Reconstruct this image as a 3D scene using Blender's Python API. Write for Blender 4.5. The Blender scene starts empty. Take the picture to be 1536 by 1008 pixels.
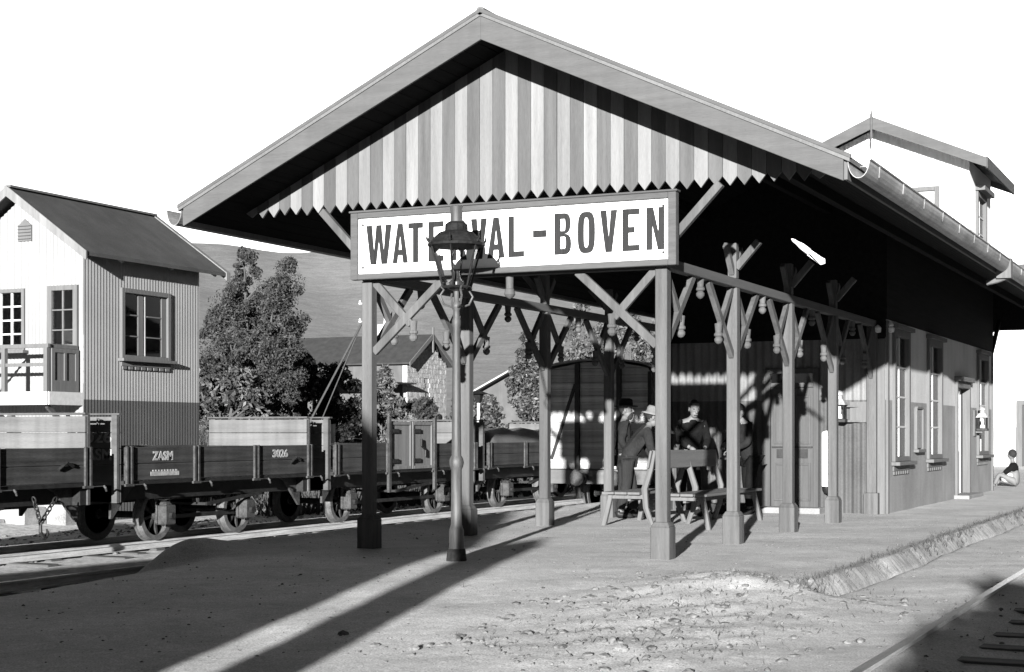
import bpy, bmesh, math, random
import numpy as np
from mathutils import Vector, Matrix
random.seed(7)
S = bpy.context.scene
COL = S.collection
ORG = {}

# ------------------------------------------------------------------ materials
def mat(name, base, var=0.18, scale=5.0, stretch=(1, 1, 1), rough=0.85, bump=0.25, fine=40.0, spec=0.25,
        metal=0.0, streak=0.0, bdist=0.01, spots=0.0, plank=None):
    m = bpy.data.materials.new(name); m.use_nodes = True
    nt = m.node_tree; N = nt.nodes; L = nt.links
    b = N['Principled BSDF']
    b.inputs['Roughness'].default_value = rough
    b.inputs['Specular IOR Level'].default_value = spec
    b.inputs['Metallic'].default_value = metal
    tc = N.new('ShaderNodeTexCoord'); mp = N.new('ShaderNodeMapping')
    mp.inputs['Scale'].default_value = stretch
    L.new(tc.outputs['Object'], mp.inputs['Vector'])
    n1 = N.new('ShaderNodeTexNoise'); n1.inputs['Scale'].default_value = scale; n1.inputs['Detail'].default_value = 6
    n2 = N.new('ShaderNodeTexNoise'); n2.inputs['Scale'].default_value = fine; n2.inputs['Detail'].default_value = 4
    L.new(mp.outputs[0], n1.inputs['Vector']); L.new(mp.outputs[0], n2.inputs['Vector'])
    mx = N.new('ShaderNodeMath'); mx.operation = 'MULTIPLY_ADD'; mx.inputs[1].default_value = 0.45
    L.new(n2.outputs['Fac'], mx.inputs[0])
    m2 = N.new('ShaderNodeMath'); m2.operation = 'MULTIPLY'; m2.inputs[1].default_value = 0.55
    L.new(n1.outputs['Fac'], m2.inputs[0]); L.new(m2.outputs[0], mx.inputs[2])
    r = N.new('ShaderNodeValToRGB')
    lo = base * (1 - var * 1.6); hi = min(0.95, base * (1 + var * 1.6))
    r.color_ramp.elements[0].position = 0.3; r.color_ramp.elements[0].color = (lo, lo, lo, 1)
    r.color_ramp.elements[1].position = 0.7; r.color_ramp.elements[1].color = (hi, hi, hi, 1)
    L.new(mx.outputs[0], r.inputs[0])
    out = r.outputs[0]
    if streak:                      # rain streaks running down
        mp2 = N.new('ShaderNodeMapping'); mp2.inputs['Scale'].default_value = (3, 3, 0.22)
        L.new(tc.outputs['Object'], mp2.inputs['Vector'])
        n3 = N.new('ShaderNodeTexNoise'); n3.inputs['Scale'].default_value = 1.5; n3.inputs['Detail'].default_value = 5
        L.new(mp2.outputs[0], n3.inputs['Vector'])
        r3 = N.new('ShaderNodeValToRGB')
        r3.color_ramp.elements[0].position = 0.35; r3.color_ramp.elements[0].color = (1 - streak,) * 3 + (1,)
        r3.color_ramp.elements[1].position = 0.6; r3.color_ramp.elements[1].color = (1, 1, 1, 1)
        L.new(n3.outputs['Fac'], r3.inputs[0])
        mm = N.new('ShaderNodeMix'); mm.data_type = 'RGBA'; mm.blend_type = 'MULTIPLY'; mm.inputs[0].default_value = 1
        L.new(out, mm.inputs[6]); L.new(r3.outputs[0], mm.inputs[7]); out = mm.outputs[2]
    if spots:
        n4 = N.new('ShaderNodeTexVoronoi'); n4.inputs['Scale'].default_value = 14; n4.inputs['Randomness'].default_value = 1
        L.new(tc.outputs['Object'], n4.inputs['Vector'])
        r4 = N.new('ShaderNodeValToRGB')
        r4.color_ramp.elements[0].position = 0.05; r4.color_ramp.elements[0].color = (1 - spots,) * 3 + (1,)
        r4.color_ramp.elements[1].position = 0.16; r4.color_ramp.elements[1].color = (1, 1, 1, 1)
        L.new(n4.outputs['Distance'], r4.inputs[0])
        mm = N.new('ShaderNodeMix'); mm.data_type = 'RGBA'; mm.blend_type = 'MULTIPLY'; mm.inputs[0].default_value = 1
        L.new(out, mm.inputs[6]); L.new(r4.outputs[0], mm.inputs[7]); out = mm.outputs[2]
    if plank:                       # every plank weathers to its own tone
        ax_, pitch, off, amt = plank
        sp_ = N.new('ShaderNodeSeparateXYZ'); L.new(tc.outputs['Object'], sp_.inputs[0])
        q1 = N.new('ShaderNodeMath'); q1.operation = 'MULTIPLY_ADD'; q1.inputs[1].default_value = 1/pitch; q1.inputs[2].default_value = off
        L.new(sp_.outputs[ax_], q1.inputs[0])
        q2 = N.new('ShaderNodeMath'); q2.operation = 'FLOOR'; L.new(q1.outputs[0], q2.inputs[0])
        wn = N.new('ShaderNodeTexWhiteNoise'); wn.noise_dimensions = '1D'; L.new(q2.outputs[0], wn.inputs['W'])
        q3 = N.new('ShaderNodeMapRange'); q3.inputs[3].default_value = 1-amt; q3.inputs[4].default_value = 1+amt*0.6; L.new(wn.outputs['Value'], q3.inputs[0])
        mm = N.new('ShaderNodeMix'); mm.data_type = 'RGBA'; mm.blend_type = 'MULTIPLY'; mm.inputs[0].default_value = 1
        L.new(out, mm.inputs[6]); L.new(q3.outputs[0], mm.inputs[7]); out = mm.outputs[2]
    L.new(out, b.inputs['Base Color'])
    if bump:
        bp = N.new('ShaderNodeBump'); bp.inputs['Strength'].default_value = bump; bp.inputs['Distance'].default_value = bdist
        L.new(mx.outputs[0], bp.inputs['Height']); L.new(bp.outputs[0], b.inputs['Normal'])
    return m

VG = (6, 6, 0.35)   # vertical grain
YG = (6, 0.35, 6)   # grain along y
XG = (0.35, 6, 6)   # grain along x
M = {}
def dm(k, *a, **kw): M[k] = mat(k, *a, **kw)
dm('board_light', 0.155, 0.16, 3, VG, streak=0.14, plank=(0, 0.148, 0.5, 0.12), spots=0.08)
dm('board_dark', 0.078, 0.18, 3, VG, streak=0.14, plank=(0, 0.148, 0.5, 0.12), spots=0.08)
dm('fascia', 0.075, 0.14, 2.0, XG, streak=0.10, spots=0.1)
dm('post', 0.085, 0.2, 3, VG, streak=0.35, spots=0.15, bump=0.4)
dm('beam', 0.085, 0.14, 3, YG)
dm('tie', 0.04, 0.14, 3, XG)
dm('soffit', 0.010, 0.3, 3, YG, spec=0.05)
dm('roof_iron', 0.10, 0.2, 2, spec=0.3, rough=0.6)
dm('corr', 0.34, 0.12, 2, streak=0.12, rough=0.6)
dm('corr_pale', 0.235, 0.08, 1.5, streak=0.03, rough=0.6)
dm('corr_dado', 0.058, 0.12, 1.5, streak=0.06, rough=0.7)
dm('wall_up', 0.42, 0.14, 1.2, streak=0.10)
dm('wall_dado', 0.195, 0.2, 1.5, streak=0.12, bump=0.15)
dm('white_wall', 0.75, 0.05, 1.5, streak=0.05)
dm('enamel', 0.82, 0.03, 2, bump=0.05, rough=0.5, spots=0.0)
dm('letter', 0.010, 0.45, 8, VG, bump=0.1, rough=0.6)
dm('frame_wood', 0.10, 0.15, 4, VG)
dm('frame_dark', 0.05, 0.2, 4, VG)
dm('frame_pale', 0.40, 0.12, 4, VG)
dm('door', 0.062, 0.16, 3, VG, streak=0.15)
dm('iron', 0.012, 0.5, 8, rough=0.6, spec=0.35)
dm('lamp_iron', 0.010, 0.5, 9, rough=0.75, spec=0.12)
dm('lamp_post', 0.055, 0.35, 6, VG, rough=0.55, spec=0.35, streak=0.2)
dm('lamp_base', 0.02, 0.4, 9)
dm('tyre', 0.075, 0.4, 9, rough=0.6, spec=0.4)
dm('wheel', 0.03, 0.5, 9, rough=0.7)
dm('wagon_side', 0.040, 0.45, 3, YG, streak=0.25, bump=0.35)
dm('wagon_end', 0.11, 0.18, 2, XG, streak=0.25, bump=0.3, plank=(2, 0.22, 0.0, 0.2))
dm('wagon_end_dark', 0.075, 0.25, 2, XG, streak=0.25, bump=0.3)
dm('wagon_iron', 0.04, 0.5, 7, rough=0.7)
dm('paint_white', 0.55, 0.12, 10, bump=0.0)
dm('rail', 0.4, 0.3, 6, YG, rough=0.4, spec=0.5)
dm('railtop', 0.6, 0.2, 6, YG, rough=0.3, spec=0.5, metal=0.85, bump=0.05)
dm('sleeper', 0.06, 0.35, 3, XG)
dm('van_board', 0.36, 0.25, 2, XG, streak=0.25, plank=(2, 0.1295, 0.7, 0.25))
dm('van_roof', 0.20, 0.2, 2)
dm('canvas', 0.09, 0.2, 2, bump=0.5)
dm('slate', 0.032, 0.25, 3)
dm('sb_roof', 0.06, 0.25, 0.9, streak=0.15, plank=(1, 0.61, 0.0, 0.12))
dm('stone', 0.33, 0.4, 5, bump=0.8, bdist=0.04)
dm('bench', 0.105, 0.16, 3, YG)
dm('bench_leg', 0.10, 0.16, 3, VG)
dm('jacket', 0.013, 0.25, 6, bump=0.9, bdist=0.03, rough=0.95, spec=0.1)
dm('jacket_b', 0.017, 0.25, 6, bump=0.9, bdist=0.03, rough=0.95, spec=0.1)
dm('trouser', 0.022, 0.2, 6, VG, bump=0.9, bdist=0.03, rough=0.95, spec=0.1)
dm('coat_dark', 0.006, 0.3, 6, bump=0.9, bdist=0.03, rough=0.95, spec=0.1)
dm('skin', 0.11, 0.08, 9, bump=0.1, rough=0.6)
dm('hair', 0.015, 0.3, 30, bump=0.5)
dm('hat_dark', 0.012, 0.2, 8)
dm('hat_pale', 0.12, 0.15, 8)
dm('boots', 0.012, 0.2, 8, rough=0.5)
dm('cloth_white', 0.45, 0.08, 8)
dm('leaf', 0.045, 0.3, 3, bump=0, rough=0.55, spec=0.12)
dm('leaf_dark', 0.028, 0.3, 3, bump=0, rough=0.6, spec=0.12)
dm('leaf_pale', 0.10, 0.3, 3, bump=0, rough=0.5, spec=0.12)
dm('bark', 0.06, 0.3, 5, VG, bump=0.8)
dm('grass_bank', 0.05, 0.3, 3, bump=0)
dm('grass_dark', 0.05, 0.3, 3, bump=0)
dm('rubble', 0.11, 0.5, 9, bump=0.6)
dm('brass', 0.10, 0.3, 10, rough=0.3, metal=0.7)
dm('curtain', 0.30, 0.08, 3, VG)
dm('house_wall', 0.085, 0.15, 2, streak=0.2)
dm('steps', 0.22, 0.3, 4, bump=0.6)
dm('brick', 0.25, 0.3, 6, bump=0.6)

def glass(name, fac=0.18, tint=0.9, ior=1.5):
    m = bpy.data.materials.new(name); m.use_nodes = True
    nt = m.node_tree; N = nt.nodes; L = nt.links
    N.remove(N['Principled BSDF'])
    t = N.new('ShaderNodeBsdfTransparent'); t.inputs[0].default_value = (tint, tint, tint, 1)
    g = N.new('ShaderNodeBsdfGlossy'); g.inputs['Roughness'].default_value = 0.04
    lw = N.new('ShaderNodeFresnel'); lw.inputs['IOR'].default_value = ior
    ad = N.new('ShaderNodeMath'); ad.operation = 'ADD'; ad.inputs[1].default_value = fac * 0.3; ad.use_clamp = True
    L.new(lw.outputs[0], ad.inputs[0])
    mx = N.new('ShaderNodeMixShader')
    L.new(ad.outputs[0], mx.inputs[0]); L.new(t.outputs[0], mx.inputs[1]); L.new(g.outputs[0], mx.inputs[2])
    L.new(mx.outputs[0], N['Material Output'].inputs[0])
    return m
M['glass'] = glass('glass')
M['lampglass'] = glass('lampglass', 0.05, 0.96, 1.2)

# ------------------------------------------------------------------ mesh helper
class MB:
    def __init__(s): s.v = []; s.f = []; s.m = []
    def add(s, vs, fs, mi=0):
        o = len(s.v); s.v += [Vector(v) for v in vs]
        s.f += [tuple(i + o for i in f) for f in fs]; s.m += [mi] * len(fs)
        return s
    def box(s, x0, x1, y0, y1, z0, z1, mi=0):
        return s.add([(x0,y0,z0),(x1,y0,z0),(x1,y1,z0),(x0,y1,z0),(x0,y0,z1),(x1,y0,z1),(x1,y1,z1),(x0,y1,z1)],
              [(3,2,1,0),(4,5,6,7),(0,1,5,4),(1,2,6,5),(2,3,7,6),(3,0,4,7)], mi)
    def frus(s, x, y, z0, z1, a0, a1, mi=0):
        return s.add([(x-a0,y-a0,z0),(x+a0,y-a0,z0),(x+a0,y+a0,z0),(x-a0,y+a0,z0),(x-a1,y-a1,z1),(x+a1,y-a1,z1),(x+a1,y+a1,z1),(x-a1,y+a1,z1)],
              [(3,2,1,0),(4,5,6,7),(0,1,5,4),(1,2,6,5),(2,3,7,6),(3,0,4,7)], mi)
    def beam(s, p, q, w, h, up=(0,0,1), mi=0):
        p = Vector(p); q = Vector(q); d = (q-p).normalized(); u = Vector(up)
        a = d.cross(u)
        if a.length < 1e-4: a = d.cross(Vector((1,0,0)))
        a.normalize(); b = a.cross(d).normalized()
        a *= w/2; b *= h/2
        vs = [p-a-b, p+a-b, p+a+b, p-a+b, q-a-b, q+a-b, q+a+b, q-a+b]
        return s.add(vs, [(0,1,2,3),(7,6,5,4),(0,4,5,1),(1,5,6,2),(2,6,7,3),(3,7,4,0)], mi)
    def tube(s, pts, r, n=8, mi=0):
        pts = [Vector(p) for p in pts]; rs = r if isinstance(r, (list, tuple)) else [r]*len(pts)
        o = len(s.v); prev = None
        for i, p in enumerate(pts):
            d = (pts[min(i+1,len(pts)-1)] - pts[max(i-1,0)]).normalized()
            if prev is None:
                a = d.cross(Vector((0,0,1)))
                if a.length < 1e-3: a = d.cross(Vector((1,0,0)))
            else:
                a = prev - d*prev.dot(d)
            a.normalize(); prev = a; b = d.cross(a)
            for k in range(n):
                t = 2*math.pi*k/n
                s.v.append(p + a*math.cos(t)*rs[i] + b*math.sin(t)*rs[i])
        for i in range(len(pts)-1):
            for k in range(n):
                k2 = (k+1) % n
                s.f.append((o+i*n+k, o+i*n+k2, o+(i+1)*n+k2, o+(i+1)*n+k)); s.m.append(mi)
        s.f.append(tuple(o+k for k in reversed(range(n)))); s.m.append(mi)
        s.f.append(tuple(o+(len(pts)-1)*n+k for k in range(n))); s.m.append(mi)
        return s
    def lathe(s, c, prof, n=16, axis='z', mi=0):
        c = Vector(c); o = len(s.v)
        for (r, h) in prof:
            for k in range(n):
                t = 2*math.pi*k/n; a = r*math.cos(t); b = r*math.sin(t)
                s.v.append(c + (Vector((a,b,h)) if axis=='z' else Vector((h,a,b)) if axis=='x' else Vector((b,h,a))))
        for i in range(len(prof)-1):
            for k in range(n):
                k2 = (k+1) % n
                s.f.append((o+i*n+k, o+i*n+k2, o+(i+1)*n+k2, o+(i+1)*n+k)); s.m.append(mi)
        if prof[0][0] > 1e-4: s.f.append(tuple(o+k for k in reversed(range(n)))); s.m.append(mi)
        if prof[-1][0] > 1e-4: s.f.append(tuple(o+(len(prof)-1)*n+k for k in range(n))); s.m.append(mi)
        return s
    def prism(s, poly, ax, d0, d1, mi=0):
        """poly of (a,b); ax 'y': (x,z) extruded along y; 'x': (y,z) along x; 'z': (x,y) along z"""
        n = len(poly)
        def P(a, b, d): return (a,d,b) if ax=='y' else (d,a,b) if ax=='x' else (a,b,d)
        vs = [P(a,b,d0) for a,b in poly] + [P(a,b,d1) for a,b in poly]
        fs = [tuple(range(n)), tuple(reversed(range(n,2*n)))] + [(i, i+n, (i+1)%n+n, (i+1)%n) for i in range(n)]
        return s.add(vs, fs, mi)
    def build(s, name, m, parent=None, loc=None, smooth=False, bevel=0.0):
        me = bpy.data.meshes.new(name)
        L = Vector(loc) if loc is not None else (ORG[parent.as_pointer()] if parent else Vector((0,0,0)))
        me.from_pydata([v - L for v in s.v], [], s.f)
        for mm in (m if isinstance(m, (list, tuple)) else [m]): me.materials.append(M[mm] if isinstance(mm, str) else mm)
        me.polygons.foreach_set('material_index', s.m)
        bm = bmesh.new(); bm.from_mesh(me)
        bmesh.ops.recalc_face_normals(bm, faces=bm.faces)
        bm.to_mesh(me); bm.free()
        if smooth: me.polygons.foreach_set('use_smooth', [True]*len(me.polygons))
        o = bpy.data.objects.new(name, me); COL.objects.link(o)
        if parent: o.parent = parent
        else: o.location = L
        ORG[o.as_pointer()] = L
        if bevel:
            b = o.modifiers.new('bevel', 'BEVEL'); b.width = bevel; b.segments = 1; b.limit_method = 'ANGLE'
        if smooth == 2:
            e = o.modifiers.new('es', 'EDGE_SPLIT'); e.split_angle = math.radians(40)
        return o

def tag(o, label=None, cat=None, group=None, kind=None):
    if label: o['label'] = label
    if cat: o['category'] = cat
    if group: o['group'] = group
    if kind: o['kind'] = kind
    return o
def thing(name, loc, label=None, cat=None, group=None, kind=None):
    o = bpy.data.objects.new(name, None); COL.objects.link(o)
    o.location = loc; o.empty_display_size = 0.1
    ORG[o.as_pointer()] = Vector(loc)
    return tag(o, label, cat, group, kind)
def copy_tree(o, parent=None):
    c = o.copy(); COL.objects.link(c)
    c.parent = parent
    for ch in list(o.children): copy_tree(ch, c)
    return c

def text_mesh(txt, size, offset=0.0, extr=0.004):
    cu = bpy.data.curves.new('t', 'FONT'); cu.body = txt; cu.size = size; cu.offset = offset; cu.extrude = extr
    cu.resolution_u = 4
    ob = bpy.data.objects.new('t', cu); COL.objects.link(ob)
    bpy.context.view_layer.update()
    dg = bpy.context.evaluated_depsgraph_get()
    me = bpy.data.meshes.new_from_object(ob.evaluated_get(dg))
    vs = [v.co.copy() for v in me.vertices]; fs = [tuple(p.vertices) for p in me.polygons]
    bpy.data.objects.remove(ob); bpy.data.curves.remove(cu); bpy.data.meshes.remove(me)
    return vs, fs
def put_text(mb, txt, box, plane, d, offset=0.0, mi=0, extr=0.003):
    """fit txt into box (a0,a1,z0,z1). plane 'y-': faces -Y at y=d, a=x. plane 'x+': faces +X at x=d, a=y"""
    vs, fs = text_mesh(txt, 1.0, offset, extr)
    x0 = min(v.x for v in vs); x1 = max(v.x for v in vs); y0 = min(v.y for v in vs); y1 = max(v.y for v in vs)
    a0, a1, z0, z1 = box; out = []
    for v in vs:
        a = a0 + (v.x-x0)/(x1-x0)*(a1-a0); z = z0 + (v.y-y0)/(y1-y0)*(z1-z0)
        out.append((a, d - v.z, z) if plane == 'y-' else (d + v.z, a, z))
    mb.add(out, fs, mi)

def wall_grid(mb, a0, a1, z0, z1, holes, plane, d0, d1, zsplit=None, ztop=None, mi=(0, 1)):
    """solid wall of boxes around rectangular holes; plane 'x': wall normal X, a=y; 'y': a=x. zsplit: below -> mi[0], above -> mi[1]"""
    As = sorted({a0, a1, *[h[0] for h in holes], *[h[1] for h in holes]})
    Zs = sorted({z0, z1, *[h[2] for h in holes], *[h[3] for h in holes], *([zsplit] if zsplit else [])})
    for i in range(len(As)-1):
        for j in range(len(Zs)-1):
            ca = (As[i]+As[i+1])/2; cz = (Zs[j]+Zs[j+1])/2
            if any(h[0] < ca < h[1] and h[2] < cz < h[3] for h in holes): continue
            k = mi[1] if (zsplit and cz > zsplit) else mi[0]
            if plane == 'x': mb.box(d0, d1, As[i], As[i+1], Zs[j], Zs[j+1], k)
            else: mb.box(As[i], As[i+1], d0, d1, Zs[j], Zs[j+1], k)

def corrugated(mb, p0, dirv, nrm, length, z0, ztop, pitch, amp, holes=(), zsplit=None, mi=(0, 1), seg=8):
    p0 = Vector(p0); dirv = Vector(dirv); nrm = Vector(nrm)
    n = max(8, int(length/pitch*seg)); 
    zt = ztop if callable(ztop) else (lambda s_: ztop)
    def P(s_, z): return p0 + dirv*s_ + nrm*amp*math.sin(2*math.pi*s_/pitch) + Vector((0,0,z - p0.z))
    for i in range(n):
        s0 = length*i/n; s1 = length*(i+1)/n; c = (s0+s1)/2
        cuts = [z0] + sorted({zz for h in holes if h[0] < c < h[1] for zz in (h[2], h[3])} | ({zsplit} if zsplit else set()))
        cuts = [z for z in cuts if z < min(zt(s0), zt(s1))] + [None]
        for a, b in zip(cuts[:-1], cuts[1:]):
            ta0 = a; tb0 = b if b is not None else zt(s0); tb1 = b if b is not None else zt(s1)
            cz = (a + tb0)/2
            if any(h[0] < c < h[1] and h[2] < cz < h[3] for h in holes): continue
            mb.add([P(s0,a), P(s1,a), P(s1,tb1), P(s0,tb0)], [(0,1,2,3)], mi[1] if (zsplit and cz > zsplit) else mi[0])
def weld(o, d=1e-4):
    bm = bmesh.new(); bm.from_mesh(o.data); bmesh.ops.remove_doubles(bm, verts=bm.verts, dist=d); bmesh.ops.recalc_face_normals(bm, faces=bm.faces)
    bm.to_mesh(o.data); bm.free(); o.data.polygons.foreach_set('use_smooth', [True]*len(o.data.polygons))

def window(parent, plane, d, a0, a1, z0, z1, cols, rows, frame='frame_wood', bars='frame_pale', proud=0.03, fw=0.09,
           sill=True, pane='glass', blind=None, mid=None, name='window'):
    """plane 'x+' (faces +X) or 'y-'. d = wall face coordinate"""
    sg = 1 if plane == 'x+' else -1
    def bx(mb, aa, ab, da, db, za, zb):
        lo, hi = sorted((d+sg*da, d+sg*db))
        if plane == 'x+': mb.box(lo, hi, aa, ab, za, zb)
        else: mb.box(aa, ab, lo, hi, za, zb)
    fr = MB()
    bx(fr, a0, a0+fw, -0.06, proud, z0, z1); bx(fr, a1-fw, a1, -0.06, proud, z0, z1)
    bx(fr, a0+fw, a1-fw, -0.06, proud, z1-fw, z1); bx(fr, a0+fw, a1-fw, -0.06, proud, z0, z0+fw*0.7)
    w = fr.build(name, frame, parent, bevel=0.006)
    if cols or rows or mid:
        g = MB(); b0, b1, c0, c1 = a0+fw, a1-fw, z0+fw*0.7, z1-fw
        zs = [c0 + (c1-c0)*j/rows for j in range(rows+1)] if rows else [c0, c1]
        for j in range(1, rows): bx(g, b0, b1, -0.045, -0.012, zs[j]-0.014, zs[j]+0.014)
        for i in range(1, cols):
            a = b0 + (b1-b0)*i/cols
            for j in range(len(zs)-1):
                bx(g, a-0.013, a+0.013, -0.043, -0.014, zs[j]+(0.014 if j else 0), zs[j+1]-(0.014 if j < len(zs)-2 else 0))
        if mid: bx(g, b0, b1, -0.05, 0.0, mid-0.035, mid+0.035)
        g.build('glazing_bar', bars, w)
    p = MB(); bx(p, a0+fw*0.9, a1-fw*0.9, -0.036, -0.030, z0+fw*0.6, z1-fw*0.9); p.build('pane', pane, w)
    if blind:
        q = MB(); n = 14; A0, A1 = a0-0.1, a1+0.1
        for i in range(n):
            aa = A0+(A1-A0)*i/n; ab = A0+(A1-A0)*(i+1)/n; off = -0.14 - 0.03*(i % 2)
            off2 = -0.14 - 0.03*((i+1) % 2)
            if plane == 'x+': q.add([(d+off,aa,blind[0]),(d+off2,ab,blind[0]),(d+off2,ab,blind[1]),(d+off,aa,blind[1])], [(0,1,2,3)])
            else: q.add([(aa,d-off,blind[0]),(ab,d-off2,blind[0]),(ab,d-off2,blind[1]),(aa,d-off,blind[1])], [(0,1,2,3)])
        q.build('curtain', 'curtain', w)
    if sill:
        k = MB(); bx(k, a0-0.08, a1+0.08, 0.0, 0.14, z0-0.06, z0-0.002)
        if sill == 2:
            bx(k, a0, a1, 0.0, 0.03, z0-0.15, z0-0.062)
            nn = max(3, int((a1-a0)/0.17))
            for i in range(nn):
                aa = a0+(a1-a0)*i/nn; ab = a0+(a1-a0)*(i+1)/nn
                bx(k, aa+0.03, ab-0.03, 0.0, 0.03, z0-0.21, z0-0.152)
        k.build('sill', frame, w, bevel=0.006)
    return w

# ------------------------------------------------------------------ terrain
def sstep(a, b, x):
    t = np.clip((x-a)/(b-a), 0, 1); return t*t*(3-2*t)
rng = np.random.default_rng(3)
_ph = rng.uniform(0, 6.28, (24, 3)); _kk = rng.normal(0, 1, (24, 2))
def wob(x, y, s):
    r = np.zeros_like(x, dtype=float)
    for i in range(12): r += np.sin((_kk[i,0]*x + _kk[i,1]*y)*s + _ph[i,0])
    return r/12
def ground_h(x, y):
    x = np.asarray(x, float); y = np.asarray(y, float)
    ed = 0.10*wob(x, y, 1.3)
    left = sstep(-10.62+0.5*ed, -10.52+0.5*ed, x)      # platform left edge
    endf = sstep(6.0, 14.6, y + 0.4*ed)
    right = 1 - np.clip((x+3.36+0.03*wob(x, y, 3))/(0.95 - 0.84*sstep(12.3, 13.1, y)), 0, 1)
    rt = -0.12 - 0.045*sstep(-1.75, -1.6, x) + 0.006*wob(x, y, 4)
    front = -0.20 + 0*x
    lt = -0.44 + 0*x
    plat = front + (0 - front)*endf
    yb_ = sstep(12.9, 14.0, y + 0.3*ed); h = lt + (plat-lt)*(yb_*left + (1-yb_)*sstep(-11.2, -9.2, x))
    h = rt + (h-rt)*np.where(x > -5.5, right, 1.0)
    # raised soil kerb along the left platform edge
    h += 0.04*np.exp(-((x+10.32)/0.17)**2)*sstep(13.0, 14.2, y)*(1-sstep(30, 33, y))
    h += 0.13*np.exp(-((x+10.3)/0.34)**2 - ((y-13.5)/0.75)**2)*(1+0.4*wob(x, y, 6))
    # spoil heap at the platform's right front corner
    h += 0.10*np.exp(-((x+4.0)/0.5)**2 - ((y-12.6)/0.7)**2)*(1+0.6*wob(x, y, 7))
    h += 0.014*sstep(-5.4, -4.5, x)*(1-sstep(-3.0, -2.6, x))*(1-sstep(12.0, 13.2, y))*sstep(8.0, 9.5, y)*(wob(x, y, 8)+wob(x+3, y-8, 15)+0.7*wob(x-9, y+5, 27))*1.5
    h -= 0.09*np.exp(-((x+3.195)/0.034)**2)*sstep(12.7, 13.1, y)
    far = sstep(-17, -24, x)
    h += 0.5*far*0 + 1.1*sstep(-17.5, -30, x)
    near = np.exp(-((x+6)**2+(y-14)**2)/900)
    h += near*(0.012*wob(x, y, 2.2) + 0.007*wob(x+9, y-4, 6.5))
    return h
def axis(fine0, fine1, step, out0, out1, extra=()):
    a = list(np.arange(fine0, fine1, step)); s_ = step; v = fine1
    while v < out1: a.append(v); s_ *= 1.22; v += s_
    a.append(out1); s_ = step; v = fine0
    while v > out0: s_ *= 1.22; v -= s_; a.append(max(v, out0))
    return np.array(sorted(set(np.round(a + list(extra), 4))))
xs = axis(-17, 1.5, 0.10, -700, 500, extra=[-10.58, -10.54, -3.42, -3.36, -3.26, -3.24, -3.225, -3.21, -3.195, -3.18, -3.165, -3.15] + list(np.arange(-5.5, -2.3, 0.05)))
ys = axis(5.5, 30, 0.12, -60, 900)
X, Y = np.meshgrid(xs, ys); Z = ground_h(X, Y)
nx, ny = len(xs), len(ys)
X = X + (0.03*np.sin(Y*0.9)+0.012*np.sin(Y*2.3+1)+0.006*np.sin(Y*6.7+2))*np.exp(-((X+3.25)/0.5)**2)
gv = np.stack([X, Y, Z], -1).reshape(-1, 3)
ii = np.arange(nx*ny).reshape(ny, nx)
gf = np.stack([ii[:-1,:-1], ii[:-1,1:], ii[1:,1:], ii[1:,:-1]], -1).reshape(-1, 4)
gm = bpy.data.meshes.new('ground'); gm.from_pydata(gv.tolist(), [], gf.tolist())
gm.polygons.foreach_set('use_smooth', [True]*len(gm.polygons))

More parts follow.
